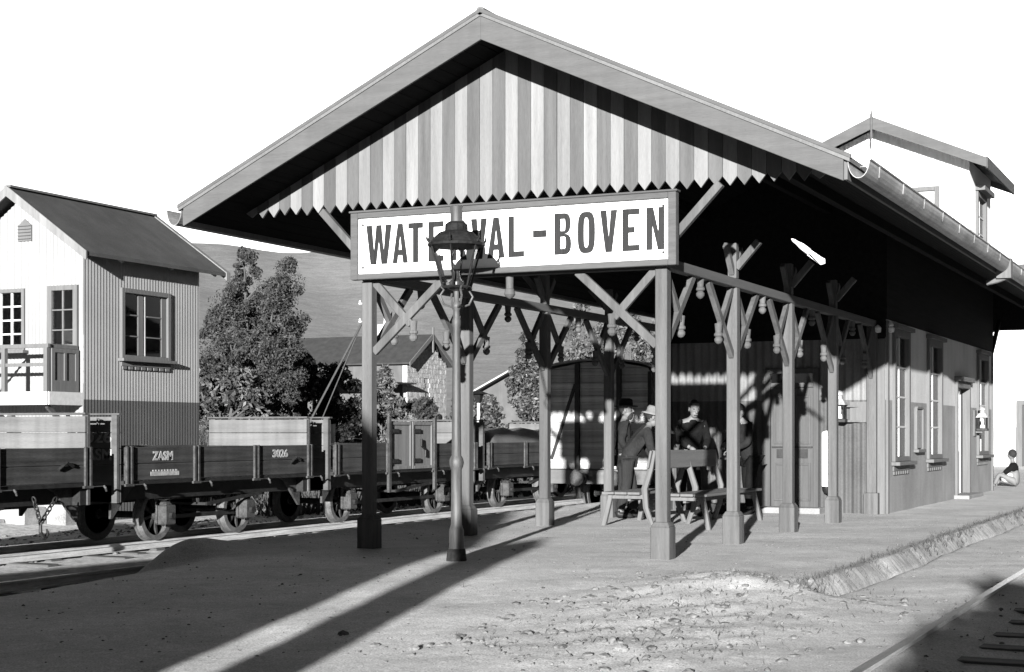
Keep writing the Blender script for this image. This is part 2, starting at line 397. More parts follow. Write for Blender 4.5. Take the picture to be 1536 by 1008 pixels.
def ground_mat():
    m = bpy.data.materials.new('ground'); m.use_nodes = True
    nt = m.node_tree; N = nt.nodes; L = nt.links; b = N['Principled BSDF']
    b.inputs['Roughness'].default_value = 0.95; b.inputs['Specular IOR Level'].default_value = 0.1
    tc = N.new('ShaderNodeTexCoord')
    def noise(s_, det=6, rough=0.6):
        n = N.new('ShaderNodeTexNoise'); n.inputs['Scale'].default_value = s_; n.inputs['Detail'].default_value = det
        n.inputs['Roughness'].default_value = rough
        L.new(tc.outputs['Object'], n.inputs['Vector']); return n.outputs['Fac']
    def ramp(src, p0, c0, p1, c1):
        r = N.new('ShaderNodeValToRGB'); r.color_ramp.elements[0].position = p0; r.color_ramp.elements[1].position = p1
        r.color_ramp.elements[0].color = (c0,)*3+(1,); r.color_ramp.elements[1].color = (c1,)*3+(1,)
        L.new(src, r.inputs[0]); return r.outputs[0]
    def mix(f, a, c, mode='MIX'):
        k = N.new('ShaderNodeMix'); k.data_type = 'RGBA'; k.blend_type = mode
        if isinstance(f, float): k.inputs[0].default_value = f
        else: L.new(f, k.inputs[0])
        L.new(a, k.inputs[6]); L.new(c, k.inputs[7]); return k.outputs[2]
    big = ramp(noise(0.7), 0.35, 0.45, 0.7, 0.555)
    med = ramp(noise(11), 0.3, 0.88, 0.7, 1.10)
    fin = ramp(noise(75, 4), 0.32, 0.58, 0.66, 1.32)
    pat = ramp(noise(1.7, 8, 0.7), 0.36, 0.85, 0.62, 1.05)
    soil = mix(1.0, mix(1.0, mix(1.0, big, pat, 'MULTIPLY'), med, 'MULTIPLY'), fin, 'MULTIPLY')
    # pale gravel between and beyond the tracks
    vor = N.new('ShaderNodeTexVoronoi'); vor.inputs['Scale'].default_value = 16; L.new(tc.outputs['Object'], vor.inputs['Vector'])
    grav = mix(1.0, ramp(vor.outputs['Color'], 0.1, 0.36, 0.9, 0.62), ramp(noise(5), 0.3, 0.7, 0.7, 1.2), 'MULTIPLY')
    sx = N.new('ShaderNodeSeparateXYZ'); L.new(tc.outputs['Object'], sx.inputs[0])
    def lt(edge, w):
        k = N.new('ShaderNodeMapRange'); k.inputs[1].default_value = edge+w; k.inputs[2].default_value = edge-w
        k.interpolation_type = 'SMOOTHSTEP'; L.new(sx.outputs[0], k.inputs[0]); return k.outputs[0]
    c1 = mix(lt(-12.4, 0.6), soil, grav)
    gr = mix(1.0, ramp(noise(1.1), 0.3, 0.05, 0.7, 0.11), ramp(noise(14), 0.3, 0.6, 0.7, 1.3), 'MULTIPLY')
    c2 = mix(lt(-24, 3), c1, gr)
    # right of the platform: cinders between the rails
    cin = mix(1.0, ramp(noise(14), 0.3, 0.10, 0.7, 0.22), fin, 'MULTIPLY')
    k = N.new('ShaderNodeMapRange'); k.inputs[1].default_value = -1.6; k.inputs[2].default_value = -0.6; k.interpolation_type = 'SMOOTHSTEP'
    L.new(sx.outputs[0], k.inputs[0])
    c3 = mix(k.outputs[0], c2, cin)
    # weedy, darker soil on the face of the low platform bank
    def band(src, a, b_, c_, d_):
        up = N.new('ShaderNodeMapRange'); up.inputs[1].default_value = a; up.inputs[2].default_value = b_; L.new(src, up.inputs[0])
        dn = N.new('ShaderNodeMapRange'); dn.inputs[1].default_value = d_; dn.inputs[2].default_value = c_; L.new(src, dn.inputs[0])
        k_ = N.new('ShaderNodeMath'); k_.operation = 'MULTIPLY'; L.new(up.outputs[0], k_.inputs[0]); L.new(dn.outputs[0], k_.inputs[1]); return k_.outputs[0]
    bx_ = band(sx.outputs[0], -3.52, -3.42, -3.22, -3.14); by_ = band(sx.outputs[1], 12.6, 13.1, 60, 70)
    bm_ = N.new('ShaderNodeMath'); bm_.operation = 'MULTIPLY'; L.new(bx_, bm_.inputs[0]); L.new(by_, bm_.inputs[1])
    mp_ = N.new('ShaderNodeMapping'); mp_.inputs['Scale'].default_value = (2, 7, 2); L.new(tc.outputs['Object'], mp_.inputs[0])
    ng = N.new('ShaderNodeTexNoise'); ng.inputs['Scale'].default_value = 2.5; ng.inputs['Detail'].default_value = 5; L.new(mp_.outputs[0], ng.inputs['Vector'])
    weed = mix(1.0, c3, ramp(ng.outputs['Fac'], 0.35, 0.45, 0.65, 0.80), 'MULTIPLY')
    c3 = mix(bm_.outputs[0], c3, weed)
    L.new(c3, b.inputs['Base Color'])
    ad = N.new('ShaderNodeMath'); ad.operation = 'MULTIPLY_ADD'; ad.inputs[1].default_value = 0.5
    L.new(noise(45, 4), ad.inputs[0]); L.new(noise(8), ad.inputs[2])
    bp = N.new('ShaderNodeBump'); bp.inputs['Strength'].default_value = 0.34; bp.inputs['Distance'].default_value = 0.014
    L.new(ad.outputs[0], bp.inputs['Height']); L.new(bp.outputs[0], b.inputs['Normal'])
    return m
gm.materials.append(ground_mat())
go = bpy.data.objects.new('ground', gm); COL.objects.link(go); tag(go, kind='structure')

# hill beyond the station
def hill():
    n, mrow = 160, 46
    vs = []; fs = []
    for j in range(mrow):
        t = j/(mrow-1)
        for i in range(n):
            ang = -1.35 + 1.9*i/(n-1)            # azimuth from +Y, negative to the left
            r = 130 + 420*t
            x = math.sin(ang)*r; y = math.cos(ang)*r
            top = 0.118 + 0.006*math.sin(ang*7) + 0.004*math.sin(ang*17+1) - 0.03*max(0, ang+0.25)
            z = r*top*min(1.0, (t**0.85)*1.02)*(1+0.02*math.sin(ang*31+5*t)+0.012*math.sin(ang*83+9*t))*0.98 - 2*(1-t)
            vs.append((x, y, z))
    for j in range(mrow-1):
        for i in range(n-1):
            fs.append((j*n+i, j*n+i+1, (j+1)*n+i+1, (j+1)*n+i))
    # close the back so the hill is a solid ridge
    me = bpy.data.meshes.new('hill'); me.from_pydata(vs, [], fs); me.polygons.foreach_set('use_smooth', [True]*len(fs))
    m = bpy.data.materials.new('hill_grass'); m.use_nodes = True
    nt = m.node_tree; N = nt.nodes; L = nt.links; b = N['Principled BSDF']; b.inputs['Roughness'].default_value = 1.0
    b.inputs['Specular IOR Level'].default_value = 0.0
    tc = N.new('ShaderNodeTexCoord'); last = None
    for sc_, lo, hi in ((0.02, 0.88, 1.1), (0.3, 0.84, 1.12), (2.2, 0.80, 1.18)):
        nn = N.new('ShaderNodeTexNoise'); nn.inputs['Scale'].default_value = sc_; nn.inputs['Detail'].default_value = 7
        mp = N.new('ShaderNodeMapping'); mp.inputs['Scale'].default_value = (0.8, 1, 1.6); L.new(tc.outputs['Object'], mp.inputs[0]); L.new(mp.outputs[0], nn.inputs['Vector'])
        r = N.new('ShaderNodeValToRGB'); r.color_ramp.elements[0].position = 0.3; r.color_ramp.elements[1].position = 0.7
        s_ = 0.21 if last is None else 1
        r.color_ramp.elements[0].color = (lo*s_,)*3+(1,); r.color_ramp.elements[1].color = (hi*s_,)*3+(1,)
        L.new(nn.outputs['Fac'], r.inputs[0])
        if last is None: last = r.outputs[0]
        else:
            k = N.new('ShaderNodeMix'); k.data_type = 'RGBA'; k.blend_type = 'MULTIPLY'; k.inputs[0].default_value = 1
            L.new(last, k.inputs[6]); L.new(r.outputs[0], k.inputs[7]); last = k.outputs[2]
    L.new(last, b.inputs['Base Color'])
    me.materials.append(m)
    o = bpy.data.objects.new('hill', me); COL.objects.link(o); tag(o, kind='structure')
hill()

# ------------------------------------------------------------------ railway tracks
def rail_mb(x, y0, y1, zt):
    mb = MB(); prof = [(-0.055,-0.11),(0.055,-0.11),(0.055,-0.098),(0.012,-0.085),(0.012,-0.035),(0.032,-0.028),(0.032,0),(-0.032,0),(-0.032,-0.028),(-0.012,-0.035),(-0.012,-0.085),(-0.055,-0.098)]
    mb.prism([(x+a, zt+b) for a, b in prof], 'y', y0, y1)
    mb.m = [0]*len(mb.m)
    for i, f in enumerate(mb.f):
        if all(mb.v[k].z > zt-0.001 for k in f): mb.m[i] = 1
    return mb
def track(xc, zt, y0, y1, s0, s1, label, stop=0.112):
    t = thing('railway_track', (xc, (y0+y1)/2, zt-0.11), label, 'track', kind='structure')
    for sgn in (-1, 1): rail_mb(xc+sgn*0.5335, y0, y1, zt).build('rail', ['rail', 'railtop'], t)
    y = s0; first = None
    while y < s1:
        j = random.uniform(-0.05, 0.05)
        if first is None:
            first = MB().box(xc-0.95, xc+0.95, y-0.11, y+0.11, zt-0.24, zt-stop).build('sleeper', 'sleeper', t, bevel=0.012); fy = y
        else:
            c = first.copy(); COL.objects.link(c); c.parent = t; c.location = (j, y-fy+j, random.uniform(-0.012, 0.008))
            c.rotation_euler = (0, 0, random.uniform(-0.02, 0.02))
        y += 0.72
track(-1.47, -0.085, -6, 60, 8.6, 30, 'single track along the right hand edge of the platform', 0.06)
track(-11.24, -0.30, 2, 60, 6.0, 27, 'track beside the left edge of the platform under the covered van')
track(-14.94, -0.30, -4, 70, 9, 45, 'track under the row of open goods wagons')

# ------------------------------------------------------------------ station building
XR, XL, CXS = -5.31, -8.69, -7.0
PY = [14.82 + 2.35*k for k in range(4)]
Y0F, Y1F = 14.17, 37.9
RID, SL, HS = 5.47, 0.467, 3.66
YW = 24.45; XF = -5.12; XB = -8.88; YE = 35.5
st = thing('station_building', (-7.0, 25.0, 0.0), 'long wooden station with striped gable canopy on posts, wide eaves and raised upper storey', 'station')
# roof
rf = MB()
for sg in (-1, 1):
    poly = [(CXS, RID+0.02), (CXS+sg*(HS+0.06), RID+0.02-SL*(HS+0.06)), (CXS+sg*(HS+0.06), RID-0.03-SL*(HS+0.06)), (CXS, RID-0.03)]
    rf.prism(poly, 'y', Y0F-0.05, Y1F+0.05)
roof = rf.build('roof', 'roof_iron', st)
sf = MB()
for sg in (-1, 1):      # boarded underside of the roof
    n = 24
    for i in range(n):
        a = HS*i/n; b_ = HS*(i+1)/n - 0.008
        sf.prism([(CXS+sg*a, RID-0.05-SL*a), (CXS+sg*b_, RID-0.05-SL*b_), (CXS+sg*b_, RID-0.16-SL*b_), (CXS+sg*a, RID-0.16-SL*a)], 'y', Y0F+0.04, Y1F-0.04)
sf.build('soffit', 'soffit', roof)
rc = MB(); rc.tube([(CXS, Y0F-0.05, RID+0.02), (CXS, Y1F+0.05, RID+0.02)], 0.045, 8); rc.build('ridge_cap', 'roof_iron', roof)
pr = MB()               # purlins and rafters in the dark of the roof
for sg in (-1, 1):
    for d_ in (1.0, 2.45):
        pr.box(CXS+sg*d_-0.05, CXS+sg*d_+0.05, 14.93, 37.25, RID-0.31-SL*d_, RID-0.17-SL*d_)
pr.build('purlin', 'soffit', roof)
for y0, nm in ((Y0F, 'front'), (Y1F, 'back')):
    fb = MB()
    dy = -0.035 if nm == 'front' else 0.035
    for sg in (-1, 1):
        fb.prism([(CXS, RID), (CXS+sg*HS, RID-SL*HS), (CXS+sg*HS, RID-SL*HS-0.225), (CXS, RID-0.265)], 'y', min(y0, y0+dy), max(y0, y0+dy))
        fb.prism([(CXS, RID+0.045), (CXS+sg*(HS+0.07), RID+0.045-SL*(HS+0.07)), (CXS+sg*(HS+0.07), RID-SL*(HS+0.07)+0.003), (CXS, RID+0.003)], 'y', min(y0+dy*1.6, y0), max(y0+dy*1.6, y0))
    fb.build('bargeboard', 'fascia', roof, bevel=0.004)
# striped gable boarding front and back
def boarding(yb, thick):
    gb = MB(); p = 0.148; n = int(3.35/p)
    for i in range(-n, n+1):
        x0 = CXS + (i-0.5)*p + random.uniform(0.001, 0.004); x1 = CXS + (i+0.5)*p - random.uniform(0.001, 0.004); xm = (x0+x1)/2
        und = lambda x: RID-0.17-SL*abs(x-CXS)
        zt0, zt1 = und(x0), und(x1); jit = random.uniform(-0.010, 0.010) + (0.02 if random.random() < 0.08 else 0); zt = 3.685 + jit
        if min(zt0, zt1) < zt+0.02: 
            continue
        zv = min(3.775 + jit, min(zt0, zt1)-0.004)
        top = [(x1, zt1), (x0, zt0)] if not (x0 < CXS < x1) else [(x1, zt1), (CXS, und(CXS)), (x0, zt0)]
        o = random.uniform(0, 0.006)
        gb.prism([(x0, zv), (xm, zt), (x1, zv)] + top, 'y', yb+o, yb+thick+o, i % 2)
    return gb
boarding(14.86, 0.025).build('gable_boarding', ['board_light', 'board_dark'], st)
bb_ = MB()
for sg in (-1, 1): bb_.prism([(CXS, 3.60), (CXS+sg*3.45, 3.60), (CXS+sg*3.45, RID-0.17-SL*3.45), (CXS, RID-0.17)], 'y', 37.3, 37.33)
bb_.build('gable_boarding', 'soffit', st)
# eaves gutters
def gutter(x, y0, y1, z, sg):
    g = MB(); n = 12; r = 0.10; rz = 0.165
    for i in range(n):
        a0 = math.pi*i/n; a1 = math.pi*(i+1)/n
        P = lambda a, q, y: (x + (r-q)*math.cos(a)*sg, y, z - (rz-q)*math.sin(a))
        g.add([P(a0,0,y0),P(a1,0,y0),P(a1,0,y1),P(a0,0,y1),P(a0,.006,y0),P(a1,.006,y0),P(a1,.006,y1),P(a0,.006,y1)],
              [(0,1,2,3),(7,6,5,4),(0,4,5,1),(3,2,6,7)])
    g.tube([(x+sg*0.103, y0, z+0.002), (x+sg*0.103, y1, z+0.002)], 0.011, 6)
    go_ = g.build('gutter', 'gutter', roof, smooth=2)
    y = y0+0.4
    while y < y1:
        b = MB()
        b.tube([(x+sg*0.105, y, z-0.01), (x+sg*0.098, y+0.02, z-0.06), (x+sg*0.088, y+0.05, z-0.1)], 0.006, 5)
        b.beam((x-0.09, y, z+0.002), (x+0.09, y, z+0.002), 0.02, 0.006)
        y += 1.1
        b.build('gutter_bracket', 'gutter', go_)
    return go_
dm('gutter', 0.24, 0.35, 2.5, YG, rough=0.45, spec=0.5, streak=0.3)
gut = gutter(CXS+HS+0.135, Y0F-0.02, Y1F, RID-SL*HS-0.045, 1)
gutter(CXS-HS-0.135, Y0F-0.02, Y1F, RID-SL*HS-0.045, -1)
MB().box(CXS+HS-0.002, CXS+HS+0.03, Y0F+0.002, Y1F-0.002, RID-SL*HS-0.21, RID-SL*HS-0.02).build('eaves_board', 'frame_wood', roof)
MB().box(CXS-HS-0.03, CXS-HS+0.002, Y0F+0.002, Y1F-0.002, RID-SL*HS-0.21, RID-SL*HS-0.02).build('eaves_board', 'frame_wood', roof)
dp = MB().tube([(CXS+HS+0.14, 23.3, 3.60), (CXS+HS+0.14, 23.3, 3.46), (CXS+HS+0.05, 23.3, 3.44), (CXS+HS-0.1, 23.3, 3.41)], 0.04, 8)
dp.box(CXS+HS+0.05, CXS+HS+0.25, 23.2, 23.4, 3.46, 3.74)
dp.build('rainwater_head', 'frame_wood', roof)

# posts with plinths, cross braces and turned pendants
def pendant(mb, x, y, z, mi=0):
    mb.lathe((x, y, z), [(0.0,-0.20),(0.025,-0.19),(0.045,-0.165),(0.047,-0.14),(0.03,-0.12),(0.05,-0.105),(0.05,-0.085),(0.035,-0.07),(0.04,-0.02),(0.045,0.03)], 10, mi=mi)
def add_post(x, y, hp, yn, yp, xdir=0, fan=True, out=1):
    a = 0.062
    p = MB().box(x-a, x+a, y-a, y+a, hp-0.02, 2.895)
    po = p.build('post', 'post', st, bevel=0.008)
    q = MB().box(x-0.1, x+0.1, y-0.1, y+0.1, -0.35, hp-0.05); q.frus(x, y, hp-0.05, hp, 0.1, 0.07)
    q.build('plinth', 'post', po, bevel=0.008)
    dirs = []
    if yn: dirs.append((0, -1))
    if yp: dirs.append((0, 1))
    if xdir: dirs.append((xdir, 0))
    for dx, dy in dirs:
        k = 0.028 if dy else -0.031
        off = Vector((0.0, 0, 0))
        b1 = MB().beam((x+dx*a, y+dy*a, 2.13), (x+dx*0.92, y+dy*0.92, 2.90), 0.055, 0.085)
        b1.build('brace', 'post', po, bevel=0.004)
        sh = Vector((0.057*dy, 0.0, 0)) if dy else Vector((0, -0.057, 0))
        b2 = MB().beam(Vector((x+dx*a, y+dy*a, 2.9))+sh*0, Vector((x+dx*0.52, y+dy*0.52, 2.42)), 0.051, 0.08)
        pendant(b2, x+dx*0.545, y+dy*0.545, 2.43)
        b2.build('strut', 'post', po, bevel=0.004)
    if fan:
        f = MB()
        f.box(x-0.05, x+0.05, y-0.05, y+0.05, 3.003, 3.40)
        e_ = 0.60 if not yn else 0.30
        f.beam((x+out*0.04, y, 3.12), (x+out*e_, y, 3.12+e_*0.97), 0.07, 0.08)
        if yn: f.beam((x, y-0.04, 3.06), (x, y-0.28, 3.36), 0.06, 0.08)
        f.beam((x, y+0.04, 3.06), (x, y+0.28, 3.36), 0.06, 0.08)
        f.build('eaves_brace', 'post', po, bevel=0.004)
    return po
for i, y in enumerate(PY):
    add_post(XR, y, 0.37, i > 0, True, -1 if i == 0 else 0, True, 1)
    add_post(XL, y, 0.37, i > 0, True, 1 if i == 0 else 0, True, -1)
for x in (XR, XL):      # half posts against the end wall
    p = MB().box(x-0.075, x+0.075, YW-0.14, YW-0.03, 0.33, 2.895); po = p.build('post', 'post', st, bevel=0.006)
    MB().box(x-0.11, x+0.11, YW-0.19, YW-0.03, -0.2, 0.33).build('plinth', 'post', po, bevel=0.006)
    MB().beam((x, YW-0.14, 2.13), (x, YW-0.95, 2.9), 0.055, 0.085).build('brace', 'post', po)
    b2 = MB().beam((x, YW-0.14, 2.9), (x, YW-0.6, 2.42), 0.051, 0.08); pendant(b2, x, YW-0.62, 2.43); b2.build('strut', 'post', po)
for x in (XR, XL):
    pb = MB().box(x-0.055, x+0.055, 14.76, YW-0.03, 2.897, 3.0); pl = pb.build('plate_beam', 'beam', st, bevel=0.006)
    for i in range(4):
        pp = MB(); pendant(pp, x, (PY[i]+PY[i]+2.35)/2, 2.88); pp.build('pendant', 'post', pl, smooth=2)
tb = MB().box(XL+0.057, XR-0.057, 14.765, 14.875, 2.89, 3.02); t_ = tb.build('tie_beam', 'tie', st, bevel=0.006)
pp = MB(); pp.lathe((-7.0, 14.82, 2.87), [(0.0,-0.22),(0.04,-0.2),(0.06,-0.17),(0.05,-0.13),(0.052,-0.12),(0.04,-0.11),(0.042,0.02)], 10); pp.build('pendant', 'post', t_, smooth=2)

# end wall of corrugated iron with the panelled double door
DX0, DX1, DZ = -7.02, -6.16, 2.28
ew = MB()
zroof = lambda s_: RID-0.17-SL*abs((XB+s_)-CXS)
corrugated(ew, (XB, YW, -0.1), (1,0,0), (0,-1,0), XF-XB, -0.1, zroof, 0.13, 0.020, [(DX0-XB, DX1-XB, -0.2, DZ), (-1, 9, 2.78, 9)], 1.77, (0, 1))
dm('corr_low', 0.068, 0.2, 2, streak=0.3, rough=0.7)
dm('corr_end', 0.145, 0.15, 2, streak=0.2, rough=0.7)
ewo = ew.build('end_wall', ['corr_low', 'corr_end'], st); weld(ewo)
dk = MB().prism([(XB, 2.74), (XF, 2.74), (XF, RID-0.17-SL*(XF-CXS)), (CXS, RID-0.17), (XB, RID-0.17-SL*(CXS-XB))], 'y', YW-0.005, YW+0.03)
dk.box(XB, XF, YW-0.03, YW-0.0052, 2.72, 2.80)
dk.build('gable_infill', 'soffit', st)  # near-black panel added to paint the roof's shade on the upper end wall
cb = MB().box(XF-0.16, XF-0.0, YW-0.05, YW-0.022, 0, 2.7).build('corner_board', 'frame_wood', st)
dr = MB()
dr.box(DX0, DX0+0.08, YW-0.05, YW+0.08, 0.0, DZ); dr.box(DX1-0.08, DX1, YW-0.05, YW+0.08, 0.0, DZ)
dr.box(DX0+0.08, DX1-0.08, YW-0.05, YW+0.08, DZ-0.08, DZ); dr.box(DX0+0.08, DX1-0.08, YW-0.04, YW+0.05, 1.98, 2.05)
do = dr.build('door_frame', 'door', st, bevel=0.005)
for s_ in (0, 1):
    a0 = DX0+0.082 + s_*0.35; a1 = a0+0.344
    d = MB().box(a0, a1, YW+0.0, YW+0.045, 0.05, 1.975)
    for (z0, z1) in ((0.18, 0.78), (1.08, 1.85)):
        d.box(a0+0.05, a0+0.085, YW-0.018, YW, z0, z1); d.box(a1-0.085, a1-0.05, YW-0.018, YW, z0, z1)
        d.box(a0+0.085, a1-0.085, YW-0.018, YW, z1-0.035, z1); d.box(a0+0.085, a1-0.085, YW-0.018, YW, z0, z0+0.035)
    leaf = d.build('door', 'door', do, bevel=0.004)
    MB().box(a0+0.1, a1-0.1, YW-0.03, YW-0.002, 0.86, 1.0).box(a0+0.02, a1-0.02, YW-0.034, YW-0.003, 1.02, 1.045).build('lock_plate', 'iron', do)
MB().box(DX0+0.082, DX1-0.082, YW+0.01, YW+0.016, 2.05, DZ-0.08).build('transom_pane', 'glass', do)
MB().box(DX0-0.1, DX1+0.12, YW-0.45, YW-0.02, -0.1, 0.09).build('door_step', 'wall_dado', do, bevel=0.01)
# platform-side facade
WZ0, WZ1 = 0.80, 2.90
wins = [(24.95, 26.2), (27.85, 29.2), (33.35, 34.75)]
DY0, DY1 = 30.75, 32.3
fw = MB()
holes = [(a, b, WZ0, WZ1) for a, b in wins] + [(DY0, DY1, -0.3, 2.25)]
wall_grid(fw, YW+0.022, YE, -0.3, 4.42, holes, 'x', XF-0.12, XF, 1.77)
fo = fw.build('facade', ['wall_dado', 'wall_up'], st)
for a in (YW+0.08, YE-0.08): MB().box(XF, XF+0.035, a-0.05, a+0.05, 0, 3.0).build('cover_strip', 'frame_wood', fo, bevel=0.004)
MB().box(XF, XF+0.02, YW, YE, 3.02, 4.35).build('frieze', 'soffit', fo)  # near-black strip painting the eaves' shade onto the upper facade
for a, b in wins:
    window(st, 'x+', XF, a, b, WZ0, WZ1, 2, 4, 'frame_wood', 'frame_pale', 0.05, 0.11, 2, blind=(0.85, 2.2))
    MB().box(XF, XF+0.11, a-0.07, b+0.07, WZ1+0.003, WZ1+0.07).build('lintel', 'frame_wood', st, bevel=0.005)
df = MB()
df.box(XF-0.1, XF+0.05, DY0, DY0+0.1, 0, 2.25); df.box(XF-0.1, XF+0.05, DY1-0.1, DY1, 0, 2.25); df.box(XF-0.1, XF+0.05, DY0+0.1, DY1-0.1, 2.13, 2.25)
df.box(XF+0.0, XF+0.12, DY0-0.08, DY1+0.08, 2.253, 2.34)
dfo = df.build('door_frame', 'frame_wood', st, bevel=0.005)
lf = MB().box(XF-0.09, XF-0.05, DY0+0.1, DY0+0.2, 0.02, 2.12).box(XF-0.09, XF-0.05, DY1-0.8, DY1-0.7, 0.02, 2.12)
lf.box(XF-0.09, XF-0.05, DY0+0.2, DY1-0.8, 0.02, 0.9).box(XF-0.09, XF-0.05, DY0+0.2, DY1-0.8, 2.03, 2.12)
for k in range(1, 4): lf.box(XF-0.085, XF-0.055, DY0+0.2, DY1-0.8, 0.9+k*0.28, 0.93+k*0.28)
d1 = lf.build('door', 'frame_pale', dfo, bevel=0.003)
MB().box(XF-0.073, XF-0.068, DY0+0.19, DY1-0.79, 0.89, 2.04).build('pane', 'glass', d1)
MB().box(XF-0.6, XF-0.12, DY1-0.16, DY1-0.115, 0.02, 2.12).build('door', 'frame_pale', dfo)
MB().box(XF-0.12, XF+0.28, DY0-0.1, DY1+0.1, -0.2, 0.07).build('door_step', 'wall_dado', dfo, bevel=0.01)
MB().box(XF-0.9, XF-0.8, DY0-0.5, DY1+0.9, 0, 2.5).build('inner_wall', 'wall_dado', st)
# back, far end and inner ceiling of the block
bk = MB().box(XB, XB+0.1, YW+0.025, YE, -0.3, 4.42).box(XB+0.1, XF-0.12, YE-0.1, YE, -0.3, 4.42)
bk.build('rear_wall', 'wall_dado', st)
# braces at the far end of the awning
for x, o_ in ((XF, 1), (XB, -1)):
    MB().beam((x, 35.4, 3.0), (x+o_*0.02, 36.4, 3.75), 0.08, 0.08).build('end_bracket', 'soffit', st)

# raised upper storey at the far end
UY0, UY1, UX0, UX1 = 32.6, 35.45, -8.85, -5.15
us = MB()
uz = lambda x: 7.62-0.44*abs(x-CXS)
wins_u = [(-6.62, -5.74, 4.7, 6.28)]
corrugated(us, (UX0, UY0, 3.9), (1,0,0), (0,-1,0), UX1-UX0, 3.9, lambda s_: uz(UX0+s_)-0.06, 0.09, 0.008, [(a-UX0, b-UX0, c, d) for a, b, c, d in wins_u])
uo = us.build('upper_storey', 'white_wall', st); weld(uo)
sw = MB(); wall_grid(sw, UY0+0.012, UY1, 3.7, 6.76, [(33.4, 34.6, 5.0, 6.25)], 'x', UX1-0.08, UX1+0.006)
sw.box(UX0-0.006, UX0+0.08, UY0+0.012, UY1, 3.7, 6.76)
sw.prism([(UX0+0.08, 3.7), (UX1-0.08, 3.7), (UX1-0.08, 6.74), (CXS, 7.5), (UX0+0.08, 6.74)], 'y', UY1-0.1, UY1-0.01)
sw.build('upper_wall', 'white_wall', uo)
ur = MB()
for sg in (-1, 1):
    e_ = 2.26
    ur.prism([(CXS, 7.69), (CXS+sg*e_, 7.69-0.44*e_), (CXS+sg*e_, 7.63-0.44*e_), (CXS, 7.63)], 'y', 32.1, 36.0)
ur.build('upper_roof', 'roof_iron', uo)
uf = MB()
for sg in (-1, 1):
    for yy in (32.06, 36.002):
        uf = MB(); uf.prism([(CXS, 7.70), (CXS+sg*2.27, 7.70-0.44*2.27), (CXS+sg*2.27, 7.70-0.44*2.27-0.19), (CXS, 7.45)], 'y', yy, yy+0.035)
        uf.build('upper_bargeboard', 'fascia', uo)
    uf = MB()
    uf.box(CXS+sg*2.265-0.018, CXS+sg*2.265+0.018, 32.1, 36.0, 7.69-0.44*2.27-0.19, 7.69-0.44*2.27+0.03)
    uf.build('upper_eaves_board', 'fascia', uo)
MB().lathe((CXS, 32.05, 7.4), [(0,-0.22),(0.03,-0.1),(0.02,0.0),(0.028,0.1),(0.028,0.34),(0.015,0.38),(0.0,0.52)], 8).build('finial', 'fascia', uo)
window(uo, 'y-', UY0-0.008, -6.62, -5.74, 4.7, 6.28, 2, 3, 'frame_wood', 'frame_pale', 0.04, 0.09, False)
MB().box(-6.53, -5.83, UY0-0.012, UY0+0.01, 4.78, 6.18).build('shutter', 'corr', uo)
window(uo, 'x+', UX1+0.006, 33.4, 34.6, 5.0, 6.25, 2, 3, 'frame_wood', 'frame_pale', 0.05, 0.1, False)
MB().box(UX1+0.006, UX1+0.2, 33.35, 34.7, 6.26, 6.36).build('window_hood', 'frame_wood', uo)
# small fittings on the station
ins = MB().lathe((XF+0.06, YW+0.1, 2.88), [(0,-0.07),(0.05,-0.06),(0.06,0),(0.035,0.03),(0.05,0.05),(0.03,0.09),(0,0.1)], 10)
ins.beam((XF-0.1, YW+0.1, 2.86), (XF+0.06, YW+0.1, 2.86), 0.03, 0.03)
ins.build('insulator', 'paint_white', st, smooth=2); ins = MB()
ins.lathe((XF-0.1, YW-0.1, 2.86), [(0,-0.06),(0.05,-0.05),(0.055,0.02),(0.03,0.05),(0,0.07)], 10)
ins.build('insulator', 'paint_white', st, smooth=2)

# notice board on the facade
nb = thing('notice_board', (XF, 27.0, 1.3), 'narrow framed notice board on the dado between the first two platform windows', 'notice board')
MB().box(XF+0.002, XF+0.03, 26.75, 27.25, 1.0, 1.66).build('panel', 'wall_dado', nb)
f = MB()
f.box(XF+0.002, XF+0.06, 26.69, 26.75, 0.98, 1.68).box(XF+0.002, XF+0.06, 27.25, 27.31, 0.98, 1.68).box(XF+0.002, XF+0.06, 26.75, 27.25, 1.66, 1.70).box(XF+0.002, XF+0.09, 26.66, 27.34, 0.93, 0.98)
f.build('frame', 'frame_wood', nb, bevel=0.004)

# station name board
sg_ = thing('station_sign', (-6.96, 14.68, 2.9), 'large white framed station name board hanging across the front posts under the gable', 'sign')
SX0, SX1, SZ0, SZ1, SY = -8.81, -5.105, 2.905, 3.625, 14.64
MB().box(SX0+0.05, SX1-0.05, SY+0.015, SY+0.05, SZ0+0.05, SZ1-0.05).build('panel', 'enamel', sg_)
f = MB().box(SX0, SX0+0.085, SY-0.02, SY+0.07, SZ0, SZ1).box(SX1-0.085, SX1, SY-0.02, SY+0.07, SZ0, SZ1)
f.box(SX0+0.085, SX1-0.085, SY-0.02, SY+0.07, SZ0, SZ0+0.062).box(SX0+0.085, SX1-0.085, SY-0.02, SY+0.07, SZ1-0.06, SZ1)
f.box(SX0-0.015, SX1+0.015, SY-0.035, SY+0.085, SZ1+0.001, SZ1+0.022)
dm('frame_sign', 0.065, 0.2, 3, XG)
f.build('frame', 'frame_sign', sg_, bevel=0.006)
def B_(x0, x1, z0, z1): return [(x0,z0),(x1,z0),(x1,z1),(x0,z1)]
def ring(pts_out, pts_in): return [[pts_out[k], pts_out[k+1], pts_in[k+1], pts_in[k]] for k in range(len(pts_out)-1)]
